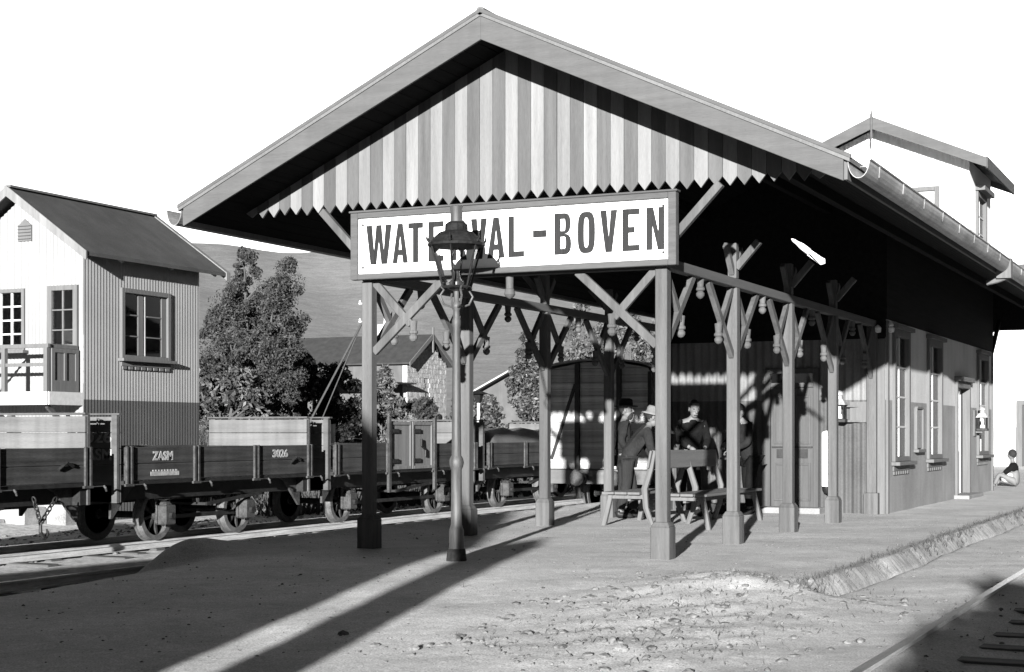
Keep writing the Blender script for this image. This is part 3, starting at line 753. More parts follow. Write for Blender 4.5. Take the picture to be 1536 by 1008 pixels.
def arc(cx, cz, rx, rz, a0, a1, n, e=1.0):
    out = []
    for k in range(n+1):
        t = math.radians(a0+(a1-a0)*k/n); c, s_ = math.cos(t), math.sin(t)
        out.append((cx+rx*math.copysign(abs(c)**e, c), cz+rz*math.copysign(abs(s_)**e, s_)))
    return out
sx_, sy_ = 0.36, 0.14
GLYPH = {
 'T': [B_(0,1,1-sy_,1), B_(.5-sx_/2,.5+sx_/2,0,1-sy_)],
 'E': [B_(0,sx_,0,1), B_(sx_,1,1-sy_,1), B_(sx_,1,0,sy_), B_(sx_,.72,.5-sy_/2,.5+sy_/2)],
 'L': [B_(0,sx_,0,1), B_(sx_,1,0,sy_)],
 'V': [[(0,1),(.37,1),(.5,.34),(.63,1),(1,1),(.69,0),(.31,0)]],
 'A': [[(0,0),(.31,0),(.37,.2),(.068,.2)], [(1,0),(.932,.2),(.63,.2),(.69,0)], [(.068,.2),(.932,.2),(.8844,.34),(.1156,.34)],
       [(.1156,.34),(.41,.34),(.5,.72),(.2448,.72)], [(.8844,.34),(.7552,.72),(.5,.72),(.59,.34)], [(.2448,.72),(.7552,.72),(.66,1),(.34,1)]],
 'W': [[(0,1),(.23,1),(.31,.32),(.40,1),(.60,1),(.69,.32),(.77,1),(1,1),(.83,0),(.60,0),(.5,.60),(.40,0),(.17,0)]],
 'N': [[(0,0),(0,1),(.38,1),(.67,.42),(.67,1),(1,1),(1,0),(.64,0),(.33,.58),(.33,0)]],
 'O': ring(arc(.5,.5,.5,.5,0,360,28,.62), arc(.5,.5,.5-sx_,.5-sy_,0,360,28,.62)),
 'B': [B_(0,sx_,0,1), B_(sx_,.6,1-sy_,1), B_(sx_,.6,.5-sy_/2,.5+sy_/2), B_(sx_,.6,0,sy_)]
      + ring(arc(.6,.75,.36,.25,-90,90,10,.8), arc(.6,.715,.05,.145,-90,90,10,.8)) + ring(arc(.6,.25,.40,.25,-90,90,10,.8), arc(.6,.285,.08,.145,-90,90,10,.8)),
 'R': [B_(0,sx_,0,1), B_(sx_,.6,1-sy_,1), B_(sx_,.6,.45,.45+sy_), [(.45,.45),(.74,.45),(1,0),(.68,0)]] + ring(arc(.6,.725,.38,.275,-90,90,10,.8), arc(.6,.725,.06,.135,-90,90,10,.8)),
 '-': [B_(0,1,.45,.62)],
}
lt = MB()
for ch, a, b in [('W',-8.63,-8.317),('A',-8.305,-8.118),('T',-8.114,-7.936),('E',-7.872,-7.69),('R',-7.61,-7.415),('V',-7.368,-7.182),
                 ('A',-7.176,-6.978),('L',-6.936,-6.757),('-',-6.657,-6.507),('B',-6.418,-6.232),('O',-6.161,-5.972),('V',-5.916,-5.733),('E',-5.678,-5.497),('N',-5.423,-5.235)]:
    for q, poly in enumerate(GLYPH[ch]):
        lt.prism([(a+(b-a)*u, 3.065+0.42*v) for u, v in poly], 'y', SY+0.0085-0.0002*(q % 3), SY+0.0147)
lt.build('lettering', 'letter', sg_)
bo = MB()
for x in (SX0+0.14, SX1-0.14):
    for z in (SZ0+0.13, SZ1-0.13): bo.lathe((x, SY+0.012, z), [(0.014,0),(0.014,-0.006),(0.0,-0.008)][::-1], 8, 'y')
bo.build('screw', 'iron', sg_)

# ------------------------------------------------------------------ lamp post
lx, ly = -7.1, 13.8
gz = float(ground_h(lx, ly))
lp = thing('lamp_post', (lx, ly, gz), 'tall cast iron platform lamp with a glazed tapering lantern in front of the name board', 'street lamp')
c = MB().lathe((lx, ly, gz), [(r_*0.88, h_) for r_, h_ in [(0.085,0.12),(0.085,0.3),(0.072,0.33),(0.062,0.36),(0.06,0.9),(0.075,0.93),(0.085,0.97),(0.075,1.01),(0.055,1.04),(0.05,1.5),(0.043,2.3),(0.052,2.33),(0.052,2.37),(0.04,2.4),(0.036,2.47),(0.055,2.5),(0.055,2.53),(0.03,2.56),(0.03,2.68)]], 18)
c.build('column', 'lamp_post', lp, smooth=2)
MB().lathe((lx, ly, gz), [(0.105,-0.15),(0.1,0.02),(0.092,0.1),(0.087,0.121)], 12).build('base', 'lamp_base', lp)
zb = 2.70; zt = 3.12; wb, wt = 0.13, 0.25
zb += gz; zt += gz
br = MB()
for k in range(4):
    a = math.radians(45+90*k); ca, sa = math.cos(a), math.sin(a)
    pts = [(lx+ca*0.04, ly+sa*0.04, zb-0.2), (lx+ca*0.13, ly+sa*0.13, zb-0.17), (lx+ca*0.17, ly+sa*0.17, zb-0.09), (lx+ca*0.13, ly+sa*0.13, zb-0.03), (lx+ca*0.16, ly+sa*0.16, zb)]
    br.tube(pts, 0.011, 6)
br.build('bracket', 'lamp_post', lp, smooth=2)
lant = MB()
R6 = lambda r, z, k, n=6: (lx+r*math.cos(2*math.pi*(k+0.5)/n+0.25), ly+r*math.sin(2*math.pi*(k+0.5)/n+0.25), z)
for k in range(6):
    lant.tube([R6(wb+0.01, zb, k), R6(wt+0.01, zt, k)], 0.010, 6)
    lant.tube([R6(wb+0.01, zb, k), R6(wb+0.01, zb, k+1)], 0.016, 6)
    lant.tube([R6(wt+0.01, zt, k), R6(wt+0.01, zt, k+1)], 0.018, 6)
    lant.tube([R6(wt+0.03, zt+0.02, k), R6(wt+0.055, zt+0.05, k), R6(wt+0.05, zt+0.085, k)], [0.016, 0.012, 0.004], 6)
lo = lant.build('lantern', 'lamp_iron', lp, smooth=2)
gl = MB()
for k in range(6):
    gl.add([R6(wb, zb, k), R6(wb, zb, k+1), R6(wt, zt, k+1), R6(wt, zt, k)], [(0,1,2,3)])
gl.build('pane', 'lampglass', lo)
rf_ = MB().lathe((lx, ly, zt), [(0.25,-0.025),(0.285,-0.015),(0.285,0.010),(0.26,0.018),(0.225,0.07),(0.17,0.12),(0.115,0.135),(0.112,0.20),(0.085,0.22),(0.08,0.225)], 12)
rf_.build('roof', 'lamp_iron', lo)
MB().lathe((lx, ly, zt+0.2), [(0.062,0.0),(0.062,0.17),(0.066,0.18),(0.05,0.185)], 14).build('chimney', 'lamp_post', lo, smooth=2)
bn = MB().lathe((lx, ly, zb-0.04), [(0.03,0),(0.075,0.02),(0.08,0.09),(0.05,0.12),(0.035,0.17),(0.035,0.2)], 12)
bno = bn.build('burner', 'brass', lo, smooth=2)
MB().lathe((lx, ly, zb+0.15), [(0.03,0),(0.055,0.06),(0.05,0.13),(0.03,0.2),(0.028,0.25)], 12).build('lamp_glass', 'lampglass', lo, smooth=2)

# ------------------------------------------------------------------ benches
def bench(xc, y0, y1, side, label, rails):
    """side = +1 sits facing +X. xc = backrest line"""
    b = thing('bench', (xc+side*0.25, (y0+y1)/2, 0), label, 'bench', 'wooden benches standing back to back under the canopy')
    s_ = MB()
    for k in range(3):
        a = xc + side*(0.05+0.185*k); c_ = a + side*0.175
        s_.box(min(a,c_), max(a,c_), y0, y1, 0.425, 0.46)
    s_.build('seat', 'bench', b, bevel=0.006)
    MB().beam((xc-side*0.075, y0+0.03, 0.90), (xc-side*0.075, y1-0.03, 0.90), 0.03, 0.24, (0.2*-side, 0, 1)).build('backrest', 'bench', b, bevel=0.008)
    ys_ = [y0+0.12, (y0+y1)/2, y1-0.12]
    for i, y in enumerate(ys_):
        l = MB().tube([(xc-side*0.12, y, 1.02), (xc-side*0.06, y, 0.75), (xc+side*0.02, y, 0.5), (xc+side*0.0, y, 0.25), (xc-side*0.1, y, -0.02)], [0.03, 0.042, 0.045, 0.04, 0.034], 6)
        l.build('leg', 'bench_leg', b)
    for y in (ys_[0], ys_[2]):
        MB().beam((xc+side*0.5, y, 0.42), (xc+side*0.60, y+(-0.03 if y < (y0+y1)/2 else 0.03), -0.02), 0.06, 0.07, (0,1,0)).build('leg', 'bench_leg', b, bevel=0.006)
        MB().beam((xc, y, 0.395), (xc+side*0.54, y, 0.395), 0.05, 0.055).build('cross_rail', 'bench_leg', b)
    MB().beam((xc+side*0.25, y0+0.14, 0.36), (xc+side*0.25, y1-0.14, 0.36), 0.04, 0.05).build('stretcher', 'bench_leg', b)
    return b
bench(-6.97, 19.45, 22.0, 1, 'right hand wooden bench facing the platform edge, with wide plank backrest', 0)
bench(-7.36, 19.75, 21.3, -1, 'left hand wooden bench facing the goods wagons in front of the standing men', 0)

# ------------------------------------------------------------------ wall lanterns, canister, scale
def wall_lantern(name, base, plane, label):
    x, y, z = base
    o = thing(name, base, label, 'wall lamp')
    MB().box(x-0.11, x+0.11, y-0.09, y+0.09, z, z+0.05).build('tray', 'iron', o, bevel=0.005)
    f = MB()
    for sx in (-1, 1):
        for sy in (-1, 1): f.box(x+sx*0.085-0.012, x+sx*0.085+0.012, y+sy*0.07-0.012, y+sy*0.07+0.012, z+0.05, z+0.27)
    f.build('frame', 'lamp_iron', o)
    MB().box(x-0.08, x+0.08, y-0.065, y+0.065, z+0.052, z+0.268).build('pane', 'lampglass', o)
    MB().lathe((x, y, z+0.09), [(0.05,-0.03),(0.045,0.02),(0.02,0.05),(0.03,0.1),(0.022,0.16)], 10).build('burner', 'paint_white', o, smooth=2)
    MB().frus(x, y, z+0.27, z+0.36, 0.12, 0.06).lathe((x, y, z+0.36), [(0.05,0),(0.05,0.05),(0.065,0.06),(0.06,0.1),(0.03,0.13),(0,0.135)], 12).build('cap', 'gutter', o)
    if plane == 'y-':
        MB().beam((x, y+0.02, z+0.02), (x+0.32, YW-0.02, z+0.02), 0.03, 0.03).beam((x, y+0.05, z+0.25), (x+0.32, YW-0.02, z+0.25), 0.025, 0.025).box(x+0.12, x+0.4, YW-0.06, YW-0.018, z-0.0, z+0.32).build('bracket', 'frame_wood', o)
    else:
        MB().beam((x, y, z-0.02), (XF, y, z-0.02), 0.03, 0.04).box(XF+0.001, XF+0.03, y-0.14, y+0.14, z-0.1, z+0.42).build('bracket', 'frame_wood', o)
    return o
wall_lantern('wall_lantern', (-5.78, YW-0.25, 1.42), 'y-', 'square oil lantern bracketed to the corrugated end wall beside the panelled door')
wall_lantern('wall_lantern', (XF+0.16, 33.05, 1.30), 'x+', 'square oil lantern on the plastered platform wall beside the far window')
cn = thing('canister', (-6.0, YW-0.12, 0.3), 'tall white enamelled canister with dark foot hung on the corrugated end wall', 'canister')
MB().lathe((-6.0, YW-0.12, 0.42), [(0.085,0),(0.088,0.01),(0.088,0.82),(0.08,0.85),(0.03,0.87),(0.0,0.875)], 16).build('cylinder', 'enamel', cn, smooth=2)
MB().lathe((-6.0, YW-0.12, 0.30), [(0.02,0),(0.05,0.02),(0.08,0.08),(0.083,0.118)], 16).build('foot', 'iron', cn, smooth=2)
MB().box(-6.03, -5.97, YW-0.035, YW-0.012, 0.4, 1.2).build('bracket', 'iron', cn)

sc_ = thing('luggage_scale', (-7.35, 23.7, 0), 'dark platform scale with upright column, beam and small weights near the panelled door', 'scale')
MB().box(-7.62, -7.05, 23.45, 23.95, 0.0, 0.16).build('base', 'iron', sc_, bevel=0.01)
MB().box(-7.40, -7.32, 23.86, 23.94, 0.16, 1.35).tube([(-7.36, 23.9, 1.35), (-7.36, 23.9, 1.62)], 0.025).build('column', 'iron', sc_)
MB().box(-7.55, -7.12, 23.7, 23.94, 0.84, 0.87).build('tray', 'bench', sc_)
MB().beam((-7.6, 23.88, 1.28), (-7.1, 23.88, 1.31), 0.03, 0.04).build('beam', 'brass', sc_)
for k, (dx, h) in enumerate(((-0.14, 0.09), (-0.02, 0.15), (0.12, 0.1), (0.18, 0.2))):
    MB().lathe((-7.35+dx, 23.78, 0.871), [(0.03,0),(0.034,h*0.5),(0.012,h*0.7),(0.018,h)], 10).build('weight', 'brass', sc_, smooth=2)

# ------------------------------------------------------------------ goods wagons
WX = -14.94; ZR = -0.30
def wheel_mb(x, y, z, sg):
    mb = MB(); t = 0.055
    mb.lathe((x, y, z), [(0.075,-0.09*sg),(0.075,0.09*sg)], 12, 'x')
    for k in range(8):
        a = 2*math.pi*k/8+0.2
        mb.beam((x, y+0.06*math.cos(a), z+0.06*math.sin(a)), (x, y+0.30*math.cos(a), z+0.30*math.sin(a)), 0.04, 0.045, (1,0,0))
    return mb
def wagon(y0, y1, ax, label, num, doors=False, tarp=False, mark=None):
    L = y1-y0; cy = (y0+y1)/2
    w = thing('goods_wagon', (WX, cy, ZR), label, 'wagon', 'open goods wagons standing in a row')
    hw = 1.05; zf = ZR+0.90; zs = ZR+1.36; ze = ZR+1.78
    u = MB().box(WX-0.78, WX-0.68, y0+0.1, y1-0.1, ZR+0.62, ZR+0.83).box(WX+0.68, WX+0.78, y0+0.1, y1-0.1, ZR+0.62, ZR+0.83)
    u.box(WX-0.95, WX+0.95, y0+0.0, y0+0.12, ZR+0.60, ZR+0.84).box(WX-0.95, WX+0.95, y1-0.12, y1, ZR+0.60, ZR+0.84)
    u.box(WX-hw+0.01, WX+hw-0.01, y0+0.02, y1-0.02, ZR+0.845, ZR+0.895)
    u.box(WX-0.12, WX+0.12, y0-0.14, y0, ZR+0.64, ZR+0.80).box(WX-0.12, WX+0.12, y1, y1+0.14, ZR+0.64, ZR+0.80)
    u.box(WX-0.2, WX+0.2, y0+0.12, y1-0.12, ZR+0.55, ZR+0.68)
    uo_ = u.build('underframe', 'iron', w)
    # sloping end brackets
    for y, s_ in ((y0, 1), (y1, -1)):
        for sx in (-1, 1):
            eb = MB().prism([(y+s_*0.02, ZR+0.84), (y+s_*0.02, ZR+0.38), (y+s_*0.05, ZR+0.38), (y+s_*0.45, ZR+0.78), (y+s_*0.6, ZR+0.84)], 'x', WX+sx*0.80-0.02, WX+sx*0.80+0.02)
            eb.build('end_bracket', 'wagon_iron', w)
    for sx in (-1, 1):      # plank drop sides
        X0 = WX+sx*hw; a, b = sorted((X0, X0-sx*0.05)); s_ = MB()
        spans = [(y0+0.06, cy-0.86), (cy+0.86, y1-0.06)] if (doors and sx == 1) else [(y0+0.06, y1-0.06)]
        for q, (ya, yb) in enumerate(spans):
            s_ = MB().box(a, b, ya, yb, zf, zf+0.225).box(a, b, ya, yb, zf+0.231, zs).box(a+0.012, b-0.012, ya, yb, zf+0.2, zf+0.26)
            if q < len(spans)-1: s_.build('side_panel', 'wagon_side', w, bevel=0.008)
        so = s_.build('side_panel', 'wagon_side', w, bevel=0.008)
        n = 3
        for i in range(n+1):
            k = MB(); y = y0+0.1+(L-0.2)*i/n; xa = X0+sx*0.001; xb = X0+sx*0.035
            for dy in (-0.045, 0.045): k.box(min(xa,xb), max(xa,xb), y+dy-0.018, y+dy+0.018, zf-0.041, zs+0.012)
            k.box(min(xa,xb), min(xa,xb)+0.006, y-0.026, y+0.026, zf-0.04, zs)
            k.box(min(xa,xb), max(xa,xb)+0.0, y-0.09, y+0.09, zf-0.075, zf-0.042)
            k.box(min(xa,xb), max(xa,xb), y+0.09, y+0.33, zf-0.06, zf-0.048)
            k.tube([(X0+sx*0.03, y+0.3, zf-0.05), (X0+sx*0.06, y+0.3, zf-0.08), (X0+sx*0.05, y+0.33, zf-0.12)], 0.016, 6)
            k.build('stanchion', 'wagon_iron', so)
        h = MB(); yy = y1-0.55
        h.tube([(X0+sx*0.02, yy-0.12, zf+0.18), (X0+sx*0.05, yy, zf+0.27), (X0+sx*0.02, yy+0.16, zf+0.22)], 0.022, 6)
        h.build('latch', 'iron', so)
        if sx == 1 and mark:
            t = MB(); put_text(t, num, (y1-1.15, y1-0.72, zf+0.27, zf+0.40), 'x+', X0+0.004, 0.03)
            t.build('lettering', 'paint_faded', so); t = MB()
            if mark:
                put_text(t, mark, (y0+0.62, y0+1.08, zf+0.27, zf+0.40), 'x+', X0+0.004, 0.04)
                t.build('lettering', 'paint_faded', so); t = MB()
                t.box(X0+0.001, X0+0.006, y0+0.58, y0+1.22, zf+0.055, zf+0.115)
                for q in range(9): t.box(X0+0.001, X0+0.006, y0+0.62+q*0.065, y0+0.655+q*0.065, zf+0.117, zf+0.14)
            t.build('number_plate', 'paint_faded', so)
    for y, s_ in ((y0, -1), (y1, 1)):       # high plank ends
        e = MB(); a, b = sorted((y, y-s_*0.05)); nb_ = 4
        zz = [ZR+0.60 if s_ < 0 else zf] + [zf + (ze-zf)*j/nb_ for j in range(1, nb_+1)]
        for j in range(nb_):
            e.box(WX-0.97, WX+0.97, a, b, zz[j]+0.003, zz[j+1]-0.003)
        eo = e.build('end_panel', 'wagon_end', w, bevel=0.006)
        k = MB()
        for sx in (-1, 1):
            a2, b2 = sorted((y+s_*0.002, y+s_*0.05)); k.box(WX+sx*0.93-0.045, WX+sx*0.93+0.045, a2, b2, ZR+0.6, ze+0.02)
        a2, b2 = sorted((y+s_*0.02, y-s_*0.07)); k.box(WX-0.99, WX+0.99, a2, b2, ze+0.0225, ze+0.045)
        k.tube([(WX+0.72, y+s_*0.06, ze-0.05), (WX+0.66, y+s_*0.07, ze-0.02), (WX+0.66, y+s_*0.07, ze-0.22), (WX+0.70, y+s_*0.06, ze-0.25)], 0.013, 6)
        k.build('end_post', 'wagon_end_dark', eo)
        if s_ < 0 and num:
            t = MB(); put_text(t, num, (WX+0.25, WX+0.85, zf+0.52, zf+0.68), 'y-', y-0.004, 0.02)
            t.build('lettering', 'paint_faded', eo); t = MB()
            if mark: put_text(t, mark, (WX+0.25, WX+0.85, zf+0.28, zf+0.44), 'y-', y-0.004, 0.02)
            if mark: t.build('lettering', 'paint_faded', eo)
    r = 0.365
    for ya in ax:
        axl = MB().tube([(WX-0.9, ya, ZR+r), (WX+0.9, ya, ZR+r)], 0.05, 8); axl.build('axle', 'iron', w)
        for sx in (-1, 1):
            x = WX+sx*0.535
            wo = wheel_mb(x, ya, ZR+r, sx).build('wheel', 'wheel', w)
            prof = [(0.29,-0.06*sx),(0.395,-0.065*sx),(0.395,-0.04*sx),(0.365,-0.03*sx),(0.362,0.06*sx),(0.29,0.06*sx),(0.29,-0.06*sx)]
            MB().lathe((x, ya, ZR+r), prof, 28, 'x').build('tyre', 'tyre', wo, smooth=2)
            xb = WX+sx*0.74; b = MB()
            b.box(xb-0.09, xb+0.11, ya-0.12, ya+0.12, ZR+r-0.13, ZR+r+0.15)
            b.frus(xb, ya, ZR+r+0.15, ZR+r+0.2, 0.09, 0.05)
            b.beam((xb-0.05, ya-0.14, ZR+0.62), (xb-0.05, ya-0.14, ZR+r-0.12), 0.03, 0.05).beam((xb-0.05, ya+0.14, ZR+0.62), (xb-0.05, ya+0.14, ZR+r-0.12), 0.03, 0.05)
            b.build('axle_box', 'wagon_iron', w, bevel=0.015)
            s_ = MB()
            for k in range(4):
                hl = 0.42-0.08*k; z = ZR+r+0.22+0.018*k
                s_.tube([(xb, ya-hl, z+0.09-0.02*k), (xb, ya-hl*0.5, z+0.03), (xb, ya, z), (xb, ya+hl*0.5, z+0.03), (xb, ya+hl, z+0.09-0.02*k)], 0.012, 4)
            s_.tube([(xb, ya-0.44, ZR+0.64), (xb, ya-0.40, ZR+r+0.32)], 0.02, 6).tube([(xb, ya+0.44, ZR+0.64), (xb, ya+0.40, ZR+r+0.32)], 0.02, 6)
            s_.build('spring', 'wagon_iron', w)
    bl = MB().beam((WX+0.83, cy-0.2, ZR+0.5), (WX+0.86, cy+1.2, ZR+0.62), 0.02, 0.05).beam((WX, cy-0.2, ZR+0.5), (WX+0.83, cy-0.2, ZR+0.5), 0.04, 0.04)
    bl.beam((WX+0.6, ax[0]+0.1, ZR+0.33), (WX+0.6, ax[1]-0.1, ZR+0.33), 0.03, 0.06)
    bl.build('brake_lever', 'iron', w)
    if doors:
        X0 = WX+hw
        for i, (ya, yb) in enumerate(((cy-0.8, cy-0.015), (cy+0.015, cy+0.8))):
            d = MB().box(X0-0.05, X0, ya, yb, zf, ze-0.02)
            d.box(X0, X0+0.02, ya, ya+0.06, zf, ze-0.02).box(X0, X0+0.02, yb-0.06, yb, zf, ze-0.02).box(X0, X0+0.02, ya+0.06, yb-0.06, ze-0.08, ze-0.02).box(X0, X0+0.02, ya+0.06, yb-0.06, zf, zf+0.06)
            dd = d.build('door', 'wagon_door', w, bevel=0.006)
            h = MB().box(X0+0.021, X0+0.04, ya+0.02, ya+0.28, ze-0.22, ze-0.15).box(X0+0.021, X0+0.04, ya+0.02, ya+0.28, zf+0.12, zf+0.19)
            if i: h.tube([(X0+0.04, ya+0.3, zf+0.55), (X0+0.06, ya+0.25, zf+0.42), (X0+0.04, ya+0.45, zf+0.35), (X0+0.04, ya+0.45, zf+0.22)], 0.02, 6)
            h.build('hinge', 'iron', dd)
        k = MB()
        for y in (cy-0.86, cy+0.86): k.box(X0, X0+0.05, y-0.04, y+0.04, ZR+0.5, ze+0.06)
        k.build('door_post', 'wagon_iron', w)
    return w
dm('paint_faded', 0.26, 0.3, 14, bump=0)
dm('wagon_door', 0.15, 0.2, 3, VG, streak=0.15)
wagon(11.2, 16.46, (12.0, 14.4), 'leftmost open goods wagon, cut by the picture edge, with a pale plank end', '3012')
wagon(17.1, 21.85, (18.4, 20.4), 'open goods wagon with white painted ZASM and 3026 on its drop side', '3026', mark='ZASM')
wagon(22.5, 27.9, (23.5, 27.0), 'open goods wagon with tall pair of side doors, behind the left canopy posts', None, doors=True)
wagon(28.35, 33.7, (29.9, 32.2), 'open goods wagon carrying a grey sheeted load, next to the covered van', None)
wagon(34.1, 39.4, (35.6, 37.9), 'farthest open goods wagon, mostly behind the covered van', None)
# coupling chain with hook under the first wagon's near side
ch = MB()
def link(mb, p, q, r=0.011, tw=0):
    p = Vector(p); q = Vector(q); d = (q-p); n = d.normalized(); a = n.cross(Vector((1,0,0)) if tw else Vector((0,1,0.01))).normalized()
    pts = []
    for k in range(13):
        t = 2*math.pi*k/12; pts.append((p+q)/2 + n*math.cos(t)*(d.length/2+0.012) + a*math.sin(t)*0.028)
    mb.tube(pts, r, 5)
chn = thing('coupling_chain', (-13.9, 15.5, ZR+0.7), 'looped iron chain with a hook hanging below the leftmost wagon', 'chain')
A = Vector((-13.87, 15.33, ZR+0.74)); Bp = Vector((-13.87, 15.46, ZR+0.40)); Cc = Vector((-13.87, 15.74, ZR+0.72))
for P, Q in ((A, Bp), (Bp, Cc)):
    n = 6
    for i in range(n): link(ch, P+(Q-P)*i/n, P+(Q-P)*(i+1)/n, 0.010, i % 2)
ch.build('chain', 'iron', chn)
MB().tube([(-13.87,15.46,ZR+0.40),(-13.87,15.46,ZR+0.30),(-13.87,15.50,ZR+0.24),(-13.87,15.56,ZR+0.23),(-13.87,15.59,ZR+0.29),(-13.87,15.57,ZR+0.33)], [0.02,0.024,0.028,0.026,0.02,0.01], 7).build('hook', 'iron', chn)
# sheeted load
ld = MB(); nL = 14
for j in range(2):
    pass
X0, X1, Y0_, Y1_ = WX-0.95, WX+0.95, 28.6, 33.4
base = ZR+1.2
G = []
for i in range(15):
    row = []
    for k in range(9):
        x = X0+(X1-X0)*k/8; y = Y0_+(Y1_-Y0_)*i/14
        e = min(1, min(k, 8-k)/1.2)*min(1, min(i, 14-i)/1.2)
        row.append((x, y, base + 0.45*math.sqrt(max(0, e))*(0.9+0.12*math.sin(i*1.7+k)+0.06*random.random())))
    G += row
ld.add(G, [(i*9+k, i*9+k+1, (i+1)*9+k+1, (i+1)*9+k) for i in range(14) for k in range(8)])
o = ld.build('tarpaulin_load', 'canvas', loc=(WX, 31, base), smooth=True); tag(o, 'grey tarpaulin stretched over the load of the wagon beside the covered van', 'tarpaulin')

# ------------------------------------------------------------------ covered van on the platform track
VX = -11.34; VY0, VY1 = 28.0, 34.6; VB, VE = 0.56, 2.42
cv = thing('covered_van', (VX, 31.3, -0.3), 'covered railway van with arched roof and plank end standing on the platform track', 'van')
def arch(h0, extra, hw=1.08, n=10): return [(VX+hw*math.cos(math.pi*k/n), h0+extra*math.sin(math.pi*k/n)) for k in range(n+1)]
nb_ = 16
def halfw(z): return 1.08 if z <= VE else 1.08*math.sqrt(max(0, 1-((z-VE)/0.21)**2))
zl = [VB+(VE+0.205-VB)*j/nb_ for j in range(nb_+1)]
for yy in (VY0, VY1-0.06):
    e = MB().box(VX-1.05, VX+1.05, yy+0.02, yy+0.04, VB, VE)
    for j in range(nb_):
        a, b = zl[j]+0.004, zl[j+1]-0.004; w0, w1 = halfw(a), halfw(b)
        e.prism([(VX-w0, a), (VX+w0, a), (VX+w1, b), (VX-w1, b)], 'y', yy, yy+0.06)
    e.build('end_wall', 'van_board', cv, bevel=0.004)
MB().box(VX-1.10, VX-1.05, VY0+0.062, VY1-0.062, VB, VE).build('side_wall', 'van_board', cv)
MB().box(VX+1.05, VX+1.10, VY0+0.062, VY1-0.062, VB, VE).build('side_wall', 'van_board', cv)
r = MB(); pts = arch(VE+0.01, 0.22, 1.16, 12)
for k in range(12):
    (a0, b0), (a1, b1) = pts[k], pts[k+1]
    r.add([(a0,VY0-0.12,b0),(a1,VY0-0.12,b1),(a1,VY1+0.12,b1),(a0,VY1+0.12,b0),(a0,VY0-0.12,b0+0.035),(a1,VY0-0.12,b1+0.035),(a1,VY1+0.12,b1+0.035),(a0,VY1+0.12,b0+0.035)],
          [(0,1,2,3),(7,6,5,4),(0,4,5,1),(3,2,6,7)])
r.build('roof', 'van_roof', cv)
p = MB()
for x in (VX-0.43, VX+0.43): p.box(x-0.045, x+0.045, VY0-0.06, VY0-0.002, 0.3, 2.6)
for sx in (-1, 1): p.box(VX+sx*1.06-0.04, VX+sx*1.06+0.04, VY0-0.05, VY0-0.002, 0.3, VE)
p.beam((VX-0.48, VY0-0.015, 2.2), (VX-0.98, VY0-0.015, 0.75), 0.06, 0.02, (0,1,0))
p.build('end_post', 'iron', cv)
MB().box(VX-1.1, VX+1.1, VY0-0.1, VY0-0.061, 0.28, 0.55).box(VX-1.05, VX+1.05, VY0+0.0, VY1, 0.3, 0.545).build('headstock', 'wagon_end', cv)
for sx in (-0.26, 0.5):
    b = MB().lathe((VX+sx, VY0-0.1, 0.40), [(0.13,-0.42),(0.15,-0.40),(0.15,-0.37),(0.06,-0.34),(0.06,-0.16),(0.09,-0.14),(0.09,0.0)], 14, 'y'); b.build('buffer', 'wagon_iron', cv, smooth=2)
MB().tube([(VX-0.36, VY0-0.12, 0.95), (VX-0.36, VY0-0.2, 0.7), (VX-0.36, VY0-0.16, 0.45), (VX-0.3, VY0-0.2, 0.0)], 0.03, 7).build('brake_hose', 'iron', cv)
for ya in (29.0, 30.6, 32.2, 33.8):
    MB().tube([(VX-0.8, ya, 0.065), (VX+0.8, ya, 0.065)], 0.05).build('axle', 'iron', cv)
    for sx in (-1, 1):
        wo = wheel_mb(VX+sx*0.535, ya, 0.065, sx).build('wheel', 'wheel', cv)
        MB().lathe((VX+sx*0.535, ya, 0.065), [(0.29,-0.06*sx),(0.395,-0.065*sx),(0.395,-0.04*sx),(0.365,-0.03*sx),(0.362,0.06*sx),(0.29,0.06*sx),(0.29,-0.06*sx)], 24, 'x').build('tyre', 'tyre', wo, smooth=2)
    MB().box(VX+0.62, VX+0.85, ya-0.12, ya+0.12, -0.05, 0.24).build('axle_box', 'wagon_iron', cv)
    MB().box(VX-0.85, VX-0.62, ya-0.12, ya+0.12, -0.05, 0.24).build('axle_box', 'wagon_iron', cv)

# ------------------------------------------------------------------ signal box
BX0, BX1, BY0, BY1 = -22.3, -19.3, 22.64, 26.12; BC = -20.8
sb = thing('signal_box', (BC, 24.4, -0.3), 'small corrugated iron signal cabin with steep gable roof and balcony behind the wagons', 'signal box')
front = MB()
zf_ = lambda x: 5.62-0.69*abs(x-BC)
hol = [(-21.62-BX0, -20.68-BX0, 2.8, 3.95), (-20.12-BX0, -19.42-BX0, 2.0, 3.97)]
corrugated(front, (BX0, BY0, -0.5), (1,0,0), (0,-1,0), BX1-BX0, -0.5, lambda s_: zf_(BX0+s_), 0.085, 0.009, hol, 1.85)
dm('corr_white', 0.20, 0.08, 1.5, streak=0.03, rough=0.6)
fo_ = front.build('front_wall', ['corr_white', 'corr_white'], sb); weld(fo_)
side = MB()
corrugated(side, (BX1, BY0, -0.5), (0,1,0), (1,0,0), BY1-BY0, -0.5, 4.66, 0.085, 0.0032, [(1.02, 2.5, 2.67, 4.0)], 1.87, (0, 1))
so_ = side.build('side_wall', ['corr_dado', 'corr_pale'], sb); weld(so_)
lw_ = MB(); wall_grid(lw_, BY0+0.01, BY1, -0.5, 4.6, [(BY0+0.95, BY0+2.55, 2.65, 3.95)], 'x', BX0, BX0+0.05); lw_.build('side_wall', 'corr_pale', sb)
rw_ = MB(); wall_grid(rw_, BX0+0.05, BX1-0.012, -0.5, 4.55, [(-21.9, -19.7, 2.6, 4.0)], 'y', BY1-0.06, BY1-0.01)
